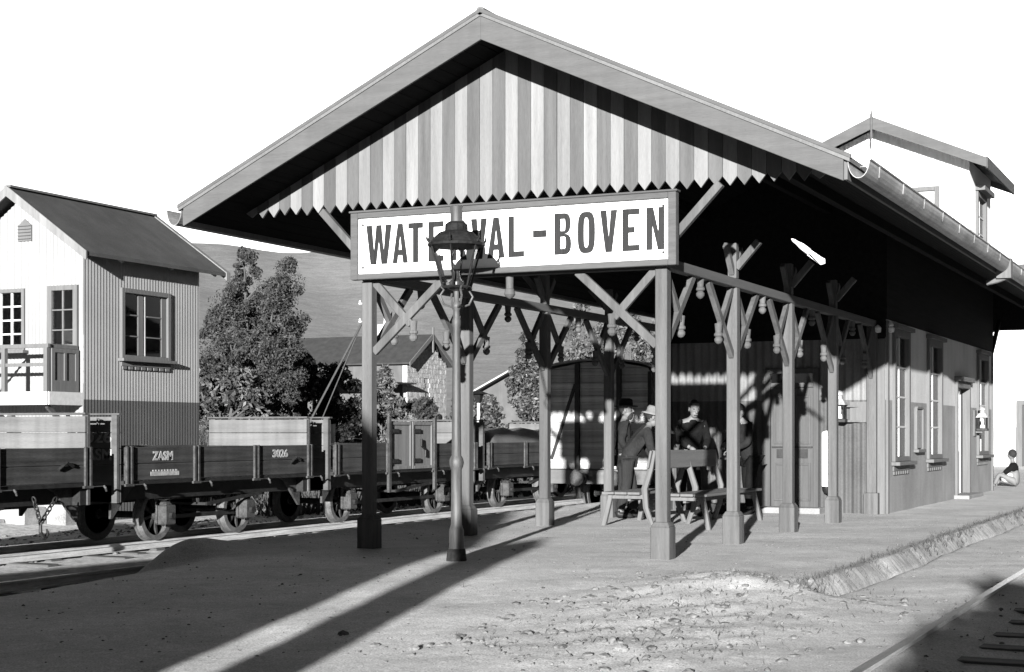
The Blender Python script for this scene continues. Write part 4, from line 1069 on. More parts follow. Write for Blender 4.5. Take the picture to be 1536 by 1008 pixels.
rw_.prism([(BX0+0.05, 4.55), (BX1-0.012, 4.55), (BC, 5.55)], 'y', BY1-0.06, BY1-0.01); rw_.build('rear_wall', 'corr_pale', sb)
window(sb, 'y-', BY1-0.06, -21.95, -19.65, 2.55, 4.05, 4, 3, 'frame_wood', 'frame_pale', 0.03, 0.07, False)
MB().box(BX0+0.05, BX1-0.02, BY0+0.03, BY1-0.07, 1.9, 1.98).build('floor', 'frame_dark', sb)
r = MB()
for sg in (-1, 1):
    r.prism([(BC, 5.80), (BC+sg*1.85, 5.80-0.69*1.85), (BC+sg*1.85, 5.73-0.69*1.85), (BC, 5.73)], 'y', 22.3, 26.65)
ro = r.build('roof', 'sb_roof', sb)
v = MB()
for sg in (-1, 1):
    for yy in (22.26, 26.55):
        v = MB(); v.prism([(BC, 5.825), (BC+sg*1.87, 5.825-0.69*1.87), (BC+sg*1.87, 5.66-0.69*1.87), (BC, 5.63)], 'y', yy, yy+0.038 if yy < 24 else yy+0.13)
        v.build('bargeboard', 'board_light', ro)
rl = MB(); rl.beam((BC, 22.3, 5.82), (BC, 26.6, 5.82), 0.16, 0.04)
rl.build('ridge_cap', 'roof_iron', ro)
rt = MB()
for y in (23.4, 24.9, 26.3): rt.beam((BX1-0.05, y, 4.66), (BX1+0.28, y, 4.46), 0.06, 0.07)
rt.build('rafter_end', 'frame_pale', ro)
# louvred vent in the gable
lv = MB().prism([(BC-0.03, 4.83), (BC+0.29, 4.83), (BC+0.29, 5.12), (BC+0.13, 5.24), (BC-0.03, 5.12)], 'y', BY0-0.03, BY0-0.012)
for k in range(5): lv.beam((BC-0.02, BY0-0.04, 4.87+0.06*k), (BC+0.28, BY0-0.04, 4.87+0.06*k), 0.03, 0.012, (0, 0.5, 1))
lv.build('vent', 'frame_wood', sb)
window(sb, 'y-', BY0-0.012, -21.62, -20.68, 2.8, 3.95, 3, 4, 'frame_wood', 'paint_white', 0.03, 0.07, True)
wsb = window(sb, 'x+', BX1+0.012, BY0+1.02, BY0+2.5, 2.67, 4.0, 2, 0, 'frame_wood', 'frame_pale', 0.04, 0.09, 2)
q = MB()
for a in (BY0+1.55, BY0+2.26): q.box(BX1-0.015, BX1+0.004, a, a+0.15, 2.74, 3.9)
for a in (BY0+1.12, BY0+1.82):
    for z in (3.1, 3.5): q.box(BX1-0.013, BX1+0.002, a, a+0.425, z-0.012, z+0.012)
q.build('sash', 'frame_wood', wsb)
q = MB()
for a, b in ((BY0+1.1, BY0+1.36), (BY0+1.84, BY0+1.95)): q.box(BX1-0.1, BX1-0.08, a, b, 2.7, 3.95)
q.build('curtain', 'curtain', wsb)
window(sb, 'x+', BX0+0.055, BY0+0.9, BY0+2.6, 2.6, 4.0, 4, 3, 'frame_wood', 'frame_pale', 0.02, 0.08, False)
dd = MB(); dx0, dx1 = -20.12, -19.42
dd.box(dx0, dx0+0.1, BY0-0.05, BY0+0.03, 2.0, 3.97).box(dx1-0.1, dx1, BY0-0.05, BY0+0.03, 2.0, 3.97).box(dx0+0.1, dx1-0.1, BY0-0.05, BY0+0.03, 3.88, 3.97)
dd.box(dx0+0.1, dx1-0.1, BY0-0.045, BY0+0.02, 2.8, 2.88).box(dx0+0.1, dx1-0.1, BY0-0.045, BY0+0.02, 2.0, 2.2)
dd.box(dx0+0.1, dx1-0.1, BY0-0.02, BY0+0.01, 2.2, 2.8)
for z in (3.15, 3.52): dd.box(dx0+0.1, dx1-0.1, BY0-0.03, BY0, z-0.012, z+0.012)
dd.box(-19.785, -19.755, BY0-0.04, BY0-0.001, 2.2, 2.8)
for a, b in ((2.88, 3.138), (3.162, 3.508), (3.532, 3.88)): dd.box(-19.785, -19.755, BY0-0.03, BY0, a, b)
do_ = dd.build('door', 'frame_wood', sb, bevel=0.004)
MB().box(dx0+0.1, dx1-0.1, BY0-0.014, BY0-0.009, 2.88, 3.88).build('pane', 'glass', do_)
bal = MB().box(-22.6, -19.36, 21.75, BY0-0.012, 1.93, 1.99)
bal.box(-22.6, -19.34, 21.71, 21.749, 1.76, 1.995).box(-19.359, -19.32, 21.75, BY0-0.012, 1.76, 1.995)
dm('board_pale', 0.42, 0.1, 3, XG)
bo_ = bal.build('balcony', 'board_pale', sb)
rb = MB()
for x in (-22.2, -21.3, -20.4, -19.42): rb.box(x-0.04, x+0.04, 21.76, 21.84, 1.991, 2.78)
rb.box(-22.6, -19.36, 21.77, 21.83, 2.781, 2.85)
rb.box(-19.45, -19.39, 21.831, BY0-0.05, 2.781, 2.85)
rb.box(-22.16, -21.34, 21.78, 21.82, 2.45, 2.51).box(-21.26, -20.44, 21.78, 21.82, 2.45, 2.51).box(-20.36, -19.46, 21.78, 21.82, 2.45, 2.51)
rb.beam((-21.27, 21.8, 2.0), (-20.45, 21.8, 2.76), 0.045, 0.05, (0,1,0))
rb.build('railing', 'frame_wood', bo_)
gp = MB().box(-19.41, -19.38, 21.87, 22.58, 2.0, 2.775)
gp.box(-19.38, -19.36, 21.87, 21.95, 2.0, 2.775).box(-19.38, -19.36, 22.50, 22.58, 2.0, 2.775).box(-19.38, -19.36, 22.20, 22.26, 2.2, 2.70)
gp.box(-19.38, -19.36, 21.95, 22.50, 2.0, 2.2).box(-19.38, -19.36, 21.95, 22.50, 2.70, 2.775)
gp.build('panel', 'frame_wood', bo_)
bk_ = MB()
for x in (-22.1, -20.8, -19.5): bk_.beam((x, BY0-0.02, 1.2), (x, 21.9, 1.74), 0.06, 0.08).box(x-0.035, x+0.035, 21.8, BY0-0.02, 1.85, 1.928)
bk_.build('bracket', 'frame_dark', bo_)

# pale stone steps below the cabin
ss = MB().box(-21.6, -19.1, 21.9, 22.5, -0.6, 0.16).box(-21.6, -19.5, 21.3, 21.9, -0.6, -0.06).box(-21.6, -19.9, 20.7, 21.3, -0.6, -0.26)
o = ss.build('stone_steps', 'steps', loc=(-20.3, 21.6, -0.4), bevel=0.03); tag(o, 'pale stone block steps below the signal cabin, seen under the leftmost wagon', 'steps')

# ------------------------------------------------------------------ people
def ell(mb, c, r, n=12, m=8, mi=0, R=None):
    o = len(mb.v); c = Vector(c)
    for j in range(m+1):
        ph = math.pi*j/m
        for k in range(n):
            t = 2*math.pi*k/n
            p = Vector((r[0]*math.sin(ph)*math.cos(t), r[1]*math.sin(ph)*math.sin(t), r[2]*math.cos(ph)))
            mb.v.append(c + (R @ p if R else p))
    for j in range(m):
        for k in range(n):
            mb.f.append((o+j*n+k, o+j*n+(k+1)%n, o+(j+1)*n+(k+1)%n, o+(j+1)*n+k)); mb.m.append(mi)
def skin(name, nodes, edges, m, parent, root=0, sub=2):
    me = bpy.data.meshes.new(name)
    L = ORG[parent.as_pointer()]
    me.from_pydata([Vector(p) - L for p, r_ in nodes], edges, [])
    me.materials.append(M[m])
    o = bpy.data.objects.new(name, me); COL.objects.link(o); o.parent = parent; ORG[o.as_pointer()] = L
    s_ = o.modifiers.new('skin', 'SKIN'); s_.use_smooth_shade = True
    sv = me.skin_vertices[0].data
    for i, (p, r_) in enumerate(nodes):
        sv[i].radius = r_ if isinstance(r_, tuple) else (r_, r_); sv[i].use_root = (i == root)
    ss_ = o.modifiers.new('sub', 'SUBSURF'); ss_.levels = sub; ss_.render_levels = sub
    return o
def person(loc, ang, label, lean=0.0, armL=None, armR=None, jacket='jacket', trous='trouser', hat=None, beard=False, collar=False, hscale=1.0, head_turn=0.0, head_tilt=0.0, step=0.08, hairc='hair'):
    """ang: facing direction (radians, 0=+X). local frame: f forward, l left, z up"""
    P = Vector(loc); f = Vector((math.cos(ang), math.sin(ang), 0)); l = Vector((-math.sin(ang), math.cos(ang), 0)); up = Vector((0,0,1))
    H = hscale
    def W(a, b, c): return P + f*a*H + l*b*H + up*c*H
    pr_ = thing('person', loc, label, 'person')
    cl, sl = math.cos(lean), math.sin(lean)
    def T(a, b, c): # torso frame: c above hips, leaning forward
        return W(a*cl + c*sl, b, 0.90 - a*sl + c*cl)
    hips = W(0, 0, 0.92); sp = T(0, 0, 0.25); chst = T(0.01, 0, 0.43); nk = T(0.0, 0, 0.56)
    tn = lean*0.35
    hd = T(0.02, 0, 0.60) + (up*math.cos(tn)+f*math.sin(tn))*0.10*H
    shL, shR = T(0, 0.17, 0.48), T(0, -0.17, 0.48)
    armL = armL or ((0.02, 0.24, 0.22), (0.10, 0.22, -0.02)); armR = armR or ((0.02, -0.24, 0.22), (0.10, -0.22, -0.02))
    eL, hL = T(*armL[0]), T(*armL[1]); eR, hR = T(*armR[0]), T(*armR[1])
    kL, kR = W(step*0.6+0.02, 0.095, 0.5), W(-step*0.3+0.02, -0.095, 0.5); aL, aR = W(step, 0.10, 0.09), W(-step, -0.10, 0.09)
    tL, tR = W(step+0.15, 0.115, 0.035), W(-step+0.15, -0.115, 0.035)
    nodes = [(hips, (0.13, 0.10)), (sp, (0.125, 0.095)), (chst, (0.15, 0.105)), (nk, 0.055), (nk+(hd-nk)*0.55, 0.05),
             (shL, 0.06), (eL, 0.042), (hL, 0.03), (shR, 0.06), (eR, 0.042), (hR, 0.03),
             (W(0, 0.09, 0.86), 0.085), (kL, 0.058), (aL, 0.042), (tL, 0.03), (W(0, -0.09, 0.86), 0.085), (kR, 0.058), (aR, 0.042), (tR, 0.03)]
    edges = [(0,1),(1,2),(2,3),(3,4),(2,5),(5,6),(6,7),(2,8),(8,9),(9,10),(0,11),(11,12),(12,13),(13,14),(0,15),(15,16),(16,17),(17,18)]
    skin('body', nodes, edges, 'skin', pr_)
    # jacket with skirts, sleeves to the wrist
    jn = [(W(-0.0, 0, 0.80), (0.175, 0.145)), (T(0, 0, 0.1), (0.165, 0.135)), (sp, (0.16, 0.13)), (chst, (0.18, 0.135)), (T(0, 0, 0.50), (0.13, 0.10)), (T(0.005, 0, 0.585), (0.07, 0.068)),
          (shL, 0.082), (eL, 0.062), (hL+(eL-hL)*0.12, 0.05), (shR, 0.082), (eR, 0.062), (hR+(eR-hR)*0.12, 0.05)]
    skin('jacket', jn, [(0,1),(1,2),(2,3),(3,4),(4,5),(3,6),(6,7),(7,8),(3,9),(9,10),(10,11)], jacket, pr_, 2)
    tn_ = [(W(0, 0, 0.93), (0.15, 0.125)), (W(0, 0.085, 0.84), 0.105), (kL, 0.085), (aL+up*0.02, 0.078), (W(0, -0.085, 0.84), 0.105), (kR, 0.085), (aR+up*0.02, 0.078)]
    skin('trousers', tn_, [(0,1),(1,2),(2,3),(0,4),(4,5),(5,6)], trous, pr_)
    bt_ = MB()
    for a_, t__ in ((aL, tL), (aR, tR)):
        bt_.tube([a_+up*0.02-f*0.03, a_-up*0.03-f*0.01, (a_+t__)/2-up*0.01, t__, t__+f*0.05], [0.05, 0.055, 0.05, 0.045, 0.015], 8)
    bt_.build('boots', 'boots', pr_, smooth=True)
    # head with features
    fa = ang + head_turn; hf = Vector((math.cos(fa)*math.cos(head_tilt), math.sin(fa)*math.cos(head_tilt), -math.sin(head_tilt)))
    hl = Vector((-math.sin(fa), math.cos(fa), 0)); hu = hf.cross(hl)
    Rm = Matrix((hf, hl, hu)).transposed()
    h = MB(); q = lambda a, b, c: hd + (hf*a + hl*b + hu*c)*H
    ell(h, q(0, 0, 0.03), (0.095*H, 0.075*H, 0.105*H), R=Rm); ell(h, q(0.025, 0, -0.05), (0.065*H, 0.055*H, 0.07*H), R=Rm)
    h.tube([q(0.088, 0, 0.03), q(0.118, 0, -0.012), q(0.085, 0, -0.025)], [0.009, 0.016, 0.008], 6)
    for s_ in (-1, 1):
        ell(h, q(-0.005, s_*0.077, 0.005), (0.022*H, 0.01*H, 0.033*H), 8, 6, R=Rm)
        ell(h, q(0.078, s_*0.032, 0.032), (0.014*H, 0.014*H, 0.009*H), 8, 6, 1, R=Rm)
    h.beam(q(0.088, -0.024, -0.058), q(0.088, 0.024, -0.058), 0.012, 0.012, mi=1)
    h.build('head', ['skin', 'hair'], pr_, smooth=True)
    hr = MB(); ell(hr, q(-0.018, 0, 0.045), (0.098*H, 0.08*H, 0.102*H), R=Rm)
    if beard:
        ell(hr, q(0.058, 0, -0.085), (0.05*H, 0.05*H, 0.062*H), R=Rm)
    hr.build('hair', hairc, pr_, smooth=True)
    if hat:
        kind_, mm = hat; ht = MB(); n = 16; o0 = q(-0.005, 0, 0.072)
        prof = [(0.165,-0.012),(0.17,0.0),(0.10,0.008),(0.098,0.07),(0.09,0.10),(0.05,0.118),(0.0,0.115)] if kind_ == 'crown' else [(0.155,-0.03),(0.16,-0.015),(0.105,0.008),(0.10,0.07),(0.085,0.105),(0.04,0.10),(0,0.092)]
        o = len(ht.v)
        for (r_, z) in prof:
            for k in range(n):
                t = 2*math.pi*k/n; ht.v.append(o0 + (hf*r_*1.12*math.cos(t) + hl*r_*math.sin(t) + hu*z)*H)
        for i in range(len(prof)-1):
            for k in range(n): ht.f.append((o+i*n+k, o+i*n+(k+1)%n, o+(i+1)*n+(k+1)%n, o+(i+1)*n+k)); ht.m.append(0)
        ht.build('hat', mm, pr_, smooth=True)
    if collar:
        c_ = MB().tube([T(0.03, 0.07, 0.53), T(0.085, 0.0, 0.50), T(0.03, -0.07, 0.53)], [0.018, 0.026, 0.018], 6)
        c_.tube([T(0.1, 0, 0.5), T(0.135, 0, 0.40), T(0.14, 0, 0.34)], [0.028, 0.035, 0.01], 6)
        c_.build('shirt', 'cloth_white', pr_, smooth=True)
    # hands with separate fingers
    hm = MB()
    for e_, w_, s_ in ((eL, hL, 1), (eR, hR, -1)):
        d = (w_-e_).normalized(); side_ = d.cross(up)
        if side_.length < 0.1: side_ = d.cross(f)
        side_.normalize(); nrm_ = side_.cross(d)
        hm.tube([w_-d*0.01, w_+d*0.03, w_+d*0.085], [0.026, 0.036, 0.032], 8)
        for k in range(4):
            b0 = w_+d*0.08+side_*(k-1.5)*0.019; ln = (0.065, 0.078, 0.074, 0.055)[k]
            hm.tube([b0, b0+d*ln*0.5-nrm_*0.006, b0+d*ln*0.85-nrm_*0.03, b0+d*ln*0.8-nrm_*0.05], [0.0095, 0.009, 0.008, 0.006], 6)
        b0 = w_+d*0.03+side_*0.03*s_
        hm.tube([b0, b0+d*0.03+side_*0.022*s_, b0+d*0.065+side_*0.02*s_-nrm_*0.02], [0.012, 0.011, 0.008], 6)
    hm.build('hand', 'skin', pr_, smooth=True)
    return pr_
PI = math.pi
person((-8.72, 22.55, 0.0), 0.35, 'bearded man in dark felt hat and jacket standing in profile beside the canopy post', 0.03, beard=True, hat=('crown', 'hat_dark'),
       armR=((-0.04, -0.25, 0.22), (0.14, -0.19, 0.02)), armL=((-0.02, 0.24, 0.22), (0.14, 0.2, 0.02)), head_turn=-0.1)
person((-8.34, 21.7, 0.0), 0.5, 'man in pale brimmed hat bending forward behind the bench, seen from the back', 0.62, jacket='jacket_b', hat=('soft', 'hat_pale'),
       armR=((0.18, -0.2, 0.3), (0.38, -0.14, 0.2)), armL=((0.18, 0.2, 0.3), (0.38, 0.14, 0.2)), head_tilt=0.25, hscale=1.0, step=0.12)
person((-7.75, 22.75, 0.0), -0.9, 'hatless man in very dark coat leaning over behind the bench backrest', 0.40, jacket='coat_dark', trous='coat_dark',
       armR=((0.14, -0.22, 0.28), (0.33, -0.1, 0.24)), armL=((0.14, 0.22, 0.28), (0.36, 0.1, 0.24)), head_tilt=0.3, hscale=1.04)
person((-6.98, 23.45, 0.0), -2.25, 'man with white collar reaching forward, nearest the panelled door', 0.30, jacket='jacket', trous='coat_dark', collar=True,
       armR=((0.14, -0.24, 0.3), (0.36, -0.06, 0.3)), armL=((0.12, 0.22, 0.25), (0.34, 0.08, 0.22)), head_tilt=0.2, hscale=1.0)

# seated figure at the far end of the platform
def seated():
    x, y, z = -5.0, 38.3, 0.0
    p_ = thing('person', (x, y, z), 'dark haired person in dark top sitting on the ground beyond the far window', 'person')
    n = [((x,y,0.14),(0.16,0.14)), ((x-0.02,y,0.32),0.12), ((x-0.05,y-0.02,0.47),(0.15,0.1)), ((x-0.06,y-0.03,0.58),0.05), ((x-0.07,y-0.04,0.68),0.05),
         ((x-0.06,y-0.18,0.46),0.05), ((x-0.24,y-0.22,0.3),0.04), ((x-0.38,y-0.14,0.24),0.032), ((x-0.04,y+0.16,0.46),0.05), ((x-0.2,y+0.2,0.3),0.04), ((x-0.36,y+0.1,0.26),0.032),
         ((x+0.02,y-0.14,0.12),0.1), ((x-0.34,y-0.2,0.3),0.065), ((x-0.44,y-0.2,0.05),0.045), ((x+0.02,y+0.14,0.12),0.1), ((x-0.34,y+0.18,0.3),0.065), ((x-0.44,y+0.18,0.05),0.045)]
    ed = [(0,1),(1,2),(2,3),(3,4),(2,5),(5,6),(6,7),(2,8),(8,9),(9,10),(0,11),(11,12),(12,13),(0,14),(14,15),(15,16)]
    n = [(Vector(a), b) for a, b in n]
    skin('body', n, ed, 'skin', p_)
    skin('top', [(n[1][0], (0.15,0.13)), (n[2][0], (0.17,0.13)), (n[3][0], 0.075), (n[5][0], 0.075), (n[6][0], 0.06), (n[8][0], 0.075), (n[9][0], 0.06)], [(0,1),(1,2),(1,3),(3,4),(1,5),(5,6)], 'coat_dark', p_, 1)
    skin('skirt', [(Vector((x,y,0.2)), (0.2,0.18)), (Vector((x-0.16,y,0.22)), (0.26,0.14)), (Vector((x-0.34,y,0.2)), (0.26,0.13))], [(0,1),(1,2)], 'cloth_white', p_)
    h = MB(); ell(h, (x-0.08, y-0.04, 0.74), (0.085, 0.075, 0.11)); h.tube([(x-0.15,y-0.05,0.75),(x-0.185,y-0.055,0.72),(x-0.15,y-0.05,0.70)], [0.008,0.014,0.008], 6); h.build('head', 'skin', p_, smooth=True)
    h = MB(); ell(h, (x-0.06, y-0.04, 0.77), (0.1, 0.092, 0.11)); h.build('hair', 'hair', p_, smooth=True)
    h = MB()
    for w_ in (n[7][0], n[10][0]):
        h.tube([w_, w_+Vector((-0.05,0,-0.02)), w_+Vector((-0.09,0,-0.04))], [0.028,0.034,0.03], 7)
        for k in range(4): h.tube([w_+Vector((-0.085,(k-1.5)*0.018,-0.04)), w_+Vector((-0.125,(k-1.5)*0.02,-0.055)), w_+Vector((-0.14,(k-1.5)*0.02,-0.085))], [0.009,0.009,0.006], 6)
        h.tube([w_+Vector((-0.03,0.03,-0.015)), w_+Vector((-0.07,0.055,-0.04))], [0.012,0.008], 6)
    h.build('hand', 'skin', p_, smooth=True)
    f_ = MB()
    for s_ in (-1, 1): f_.tube([(x-0.44,y+s_*0.19,0.05),(x-0.5,y+s_*0.19,0.03),(x-0.6,y+s_*0.2,0.025)], [0.045,0.04,0.02], 7)
    f_.build('foot', 'skin', p_, smooth=True)
    pt = thing('cooking_pot', (x-0.75, y-0.1, 0), 'round dark cooking pot standing beside the seated person', 'pot')
    MB().lathe((x-0.75, y-0.1, 0), [(0.12,0),(0.17,0.08),(0.18,0.18),(0.16,0.27),(0.175,0.29),(0.15,0.295),(0.13,0.24),(0,0.22)], 16).build('bowl', 'iron', pt, smooth=2)
    MB().tube([(x-0.75-0.17,y-0.1,0.26),(x-0.75-0.1,y-0.1,0.42),(x-0.75+0.1,y-0.1,0.42),(x-0.75+0.17,y-0.1,0.26)], 0.008, 6).build('handle', 'iron', pt)
seated()

# ------------------------------------------------------------------ far white building on the right
fbg = thing('white_building', (-6.5, 65, 0), 'bright white corrugated building with louvred vent beyond the far end of the platform', 'building')
K = 62/41.0; kx = lambda v: v*K; kz = lambda v: 1.25+(v-1.25)*K
w_ = MB()
corrugated(w_, (kx(-7.6), 62, -0.5), (1,0,0), (0,-1,0), 6.8*K, -0.5, lambda s_: kz(4.55)-0.45*abs(s_-3.4*K), 0.15, 0.014, [(2.28*K, 3.2*K, -0.6, kz(2.0))], kz(1.40), (0, 1))
fwo = w_.build('front_wall', ['corr', 'white_wall'], fbg); weld(fwo)
for x in (kx(-7.6), kx(-0.8)-0.1): MB().box(x, x+0.1, 62.02, 70, -0.3, kz(3.0)).build('side_wall', 'white_wall', fbg)
MB().box(kx(-7.6)+0.1, kx(-0.8)-0.1, 69.9, 70, -0.3, kz(3.0)).build('rear_wall', 'white_wall', fbg)
r = MB(); rc_ = kx(-4.2)
for sg in (-1, 1): r.prism([(rc_, kz(4.68)), (rc_+sg*5.8, kz(4.68)-0.45*5.8), (rc_+sg*5.8, kz(4.62)-0.45*5.8), (rc_, kz(4.62))], 'y', 61.2, 70.3)
r.build('roof', 'roof_iron', fbg)
d = MB().box(kx(-5.32), kx(-5.18), 61.9, 62.05, -0.5, kz(2.08)).box(kx(-4.52), kx(-4.4), 61.9, 62.05, -0.5, kz(2.08)).box(kx(-5.18), kx(-4.52), 61.9, 62.05, kz(1.96), kz(2.08))
do_ = d.build('door_frame', 'frame_wood', fbg)
MB().box(kx(-5.18), kx(-4.52), 62.0, 62.04, -0.5, kz(1.96)).build('door', 'frame_dark', do_)
v = MB().prism([(kx(-5.3), kz(2.95)), (kx(-4.4), kz(2.95)), (kx(-4.4), kz(3.4)), (kx(-4.85), kz(3.68)), (kx(-5.3), kz(3.4))], 'y', 61.92, 61.98)
for k in range(6): v.beam((kx(-5.26), 61.9, kz(3.0+0.09*k)), (kx(-4.44), 61.9, kz(3.0+0.09*k)), 0.04, 0.04, (0, 0.5, 1))
v.build('vent', 'corr', fbg)

# ------------------------------------------------------------------ house behind the trees
hs = thing('stone_house', (-46, 77, 0), 'low stone house with dark slate roof and finialled gable behind the trees', 'house')
HX0, HX1, HY0, HY1, HZ, HR = -50.0, -41.6, 75.0, 79.6, 5.2, 6.65
MB().box(HX0, HX1-0.3, HY0, HY1, -0.5, HZ).build('wall', 'house_wall', hs)
s_ = MB(); hc = (HY0+HY1)/2
for j in range(26):
    z0 = -0.5 + (HR+0.3)*j/26; z1 = -0.5+(HR+0.3)*(j+1)/26
    for k in range(17):
        off = (j % 2)*0.14
        ya = max(HY0, HY0+0.29*k-off); yb = min(HY1, HY0+0.29*(k+1)-off)
        zt_ = HR-0.08-abs((ya+yb)/2-hc)*(HR-HZ)/2.3
        if yb-ya < 0.05 or z0 >= zt_: continue
        if 76.9 < (ya+yb)/2 < 77.6 and 2.2 < (z0+z1)/2 < 4.4: continue
        s_.box(HX1-0.3, HX1+random.uniform(-0.006, 0.006), ya+0.006, yb-0.006, z0+0.005, min(z1-0.005, zt_))
s_.box(HX1-0.31, HX1-0.05, HY0+0.02, HY1-0.02, -0.5, HZ-0.3)
s_.build('gable_wall', 'stone', hs)
r = MB()
for sg in (-1, 1):
    r.prism([(hc, HR+0.12), (hc+sg*2.65, HR+0.12-0.63*2.65), (hc+sg*2.65, HR+0.03-0.63*2.65), (hc, HR+0.03)], 'x', HX0-0.3, HX1+0.35)
ro = r.build('roof', 'slate', hs)
v = MB()
for sg in (-1, 1): v.prism([(hc, HR+0.16), (hc+sg*2.68, HR+0.16-0.63*2.68), (hc+sg*2.68, HR-0.08-0.63*2.68), (hc, HR-0.12)], 'x', HX1+0.352, HX1+0.40)
v.box(HX1+0.34, HX1+0.42, hc-0.05, hc+0.05, HR-0.9, HR+0.5)
v.build('bargeboard', 'frame_wood', ro)
MB().box(-44.6, -43.8, hc-0.35, hc+0.35, HR-0.2, HR+0.75).lathe((-44.2, hc, HR+0.75), [(0.2,0),(0.16,0.3),(0.2,0.35)], 10).build('chimney', 'stone', ro)
MB().box(-52.5, -41.0, 72.2, 74.96, 3.9, 3.98).box(-52.3, -52.1, 72.3, 72.5, 0, 3.9).box(-47, -46.8, 72.3, 72.5, 0, 3.9).box(-41.4, -41.2, 72.3, 72.5, 0, 3.9).build('porch', 'slate', hs)
ws = thing('white_shed', (-29, 66, 0), 'small white walled shed with pale roof edge half hidden by shrubs', 'shed')
MB().box(-33.2, -28.4, 66, 70, 0, 2.9).prism([(-33.2, 2.9), (-28.4, 2.9), (-30.8, 4.1)], 'y', 66, 66.2).build('wall', 'house_wall', ws)
r = MB()
for sg in (-1, 1): r.prism([(-30.8, 4.3), (-30.8+sg*2.8, 4.3-0.5*2.8), (-30.8+sg*2.8, 4.22-0.5*2.8), (-30.8, 4.22)], 'y', 65.6, 70.3)
r.build('roof', 'corr', ws)

# ------------------------------------------------------------------ vegetation
def leaf_mesh(name, clumps, leaf, mats_, parent, seed, per=70, flat=0.5):
    """clumps: (x,y,z,rx,ry,rz). scatter small leaf quads through every clump"""
    rg = np.random.default_rng(seed); V = []; Fm = []; L = np.array(ORG[parent.as_pointer()])
    for (cx_, cy_, cz_, rx, ry, rz) in clumps:
        n = int(per*(0.7+0.6*rg.random())); d = rg.normal(size=(n, 3)); d /= np.linalg.norm(d, axis=1)[:, None]
        rad = rg.random(n)**0.42
        p = np.array((cx_, cy_, cz_)) + d*rad[:, None]*np.array((rx, ry, rz))
        nrm = d*0.7 + rg.normal(size=(n, 3))*0.6; nrm /= np.linalg.norm(nrm, axis=1)[:, None]
        a = np.cross(nrm, rg.normal(size=(n, 3))); a /= np.linalg.norm(a, axis=1)[:, None]; b = np.cross(nrm, a)
        s_ = leaf*(0.55+0.9*rg.random(n)); a = a*s_[:, None]; b = b*(s_*flat)[:, None]
        V.append(np.stack([p-a, p-b*0.9+a*0.1, p+a, p+b*0.9+a*0.1], 1)); Fm.append(rg.integers(0, len(mats_), n))
    V = np.concatenate(V).reshape(-1, 3) - L; Fm = np.concatenate(Fm)
    me = bpy.data.meshes.new(name); k = len(V)//4
    me.from_pydata(V.tolist(), [], np.arange(k*4).reshape(-1, 4).tolist())
    for m in mats_: me.materials.append(M[m])
    me.polygons.foreach_set('material_index', Fm.astype(int).tolist())
    o = bpy.data.objects.new(name, me); COL.objects.link(o); o.parent = parent; ORG[o.as_pointer()] = ORG[parent.as_pointer()]
    return o
def tree(name, loc, spires, label, cat, seed, leaf=0.13, mats_=('leaf', 'leaf_dark'), per=60, group=None, csize=0.5, ncl=60, flat=0.5):
    """spires: (dx,dy,height,base_z,radius,shape) crowns; shape 0 = ovoid, 1 = cone"""
    rg = random.Random(seed); t = thing(name, loc, label, cat, group); x, y, z = loc
    cl = []; tk = MB(); hmax = max(s_[2] for s_ in spires)
    for dx, dy, h, bz, r, shp in spires:
        top = (x+dx, y+dy, z+h*0.9)
        tk.tube([(x+dx*0.15, y+dy*0.15, z-0.2), (x+dx*0.5, y+dy*0.5, z+h*0.35), top], [0.05+0.02*h, 0.03+0.012*h, 0.02], 7)
        for i in range(ncl):
            u = rg.random()**(0.9 if not shp else 1.25); hz = bz + (h-bz)*u
            prof = math.sin(math.pi*min(1, 0.12+0.88*u))**0.75 if not shp else (1-u)**0.85+0.06
            a = rg.uniform(0, 6.283); rr = r*prof*math.sqrt(rg.uniform(0.15, 1.0))*rg.uniform(0.85, 1.12)
            cs = csize*rg.choice((0.4, 0.6, 0.8, 1.0, 1.3))*(0.6+0.4*prof)
            cxx, cyy, czz = x+dx+rr*math.cos(a), y+dy+rr*math.sin(a), z+hz
            cl.append((cxx, cyy, czz, cs, cs, cs*rg.uniform(0.6, 1.2)))
            if i % 4 == 0: tk.tube([(x+dx*(0.3+0.6*u), y+dy*(0.3+0.6*u), z+max(0.3, hz-rr*0.6)), ((x+dx+cxx)/2, (y+dy+cyy)/2, z+hz-rr*0.15), (cxx, cyy, czz)], [0.03+0.008*h*(1-u), 0.025, 0.01], 5)
    tk.build('trunk', 'bark', t)
    leaf_mesh('crown', cl, leaf, [m for m in mats_], t, seed, per, flat)
    return t
gh = lambda x, y: float(ground_h(x, y))
tree('tree', (-31.0, 45, gh(-31,45)), [(-0.35,0,6.95,3.2,0.85,0),(-0.8,0.4,6.2,2.4,0.85,0),(1.3,0.3,6.5,3.2,0.62,0),(1.05,-0.3,5.7,2.0,0.85,0),(-1.4,-0.3,4.9,1.4,0.85,0),(0.35,0.5,5.5,1.8,0.95,0),(-0.5,-0.6,4.0,0.7,1.3,0),(1.0,-0.5,3.8,0.7,1.15,0)],
     'tall bushy tree with two feathery crowns behind the wagons, beside the signal cabin', 'tree', 11, 0.05, ('leaf', 'leaf_dark', 'leaf'), 250, None, 0.40, 38)
tree('shrub', (-30.6, 42.6, gh(-30,42.6)), [(-0.9,0,2.6,0.2,1.1,0),(0.5,0.2,2.7,0.2,1.0,0)], 'broad pale leaved shrub at the foot of the tall tree', 'shrub', 12, 0.10, ('leaf', 'leaf_pale', 'leaf_dark'), 90, None, 0.38, 45)
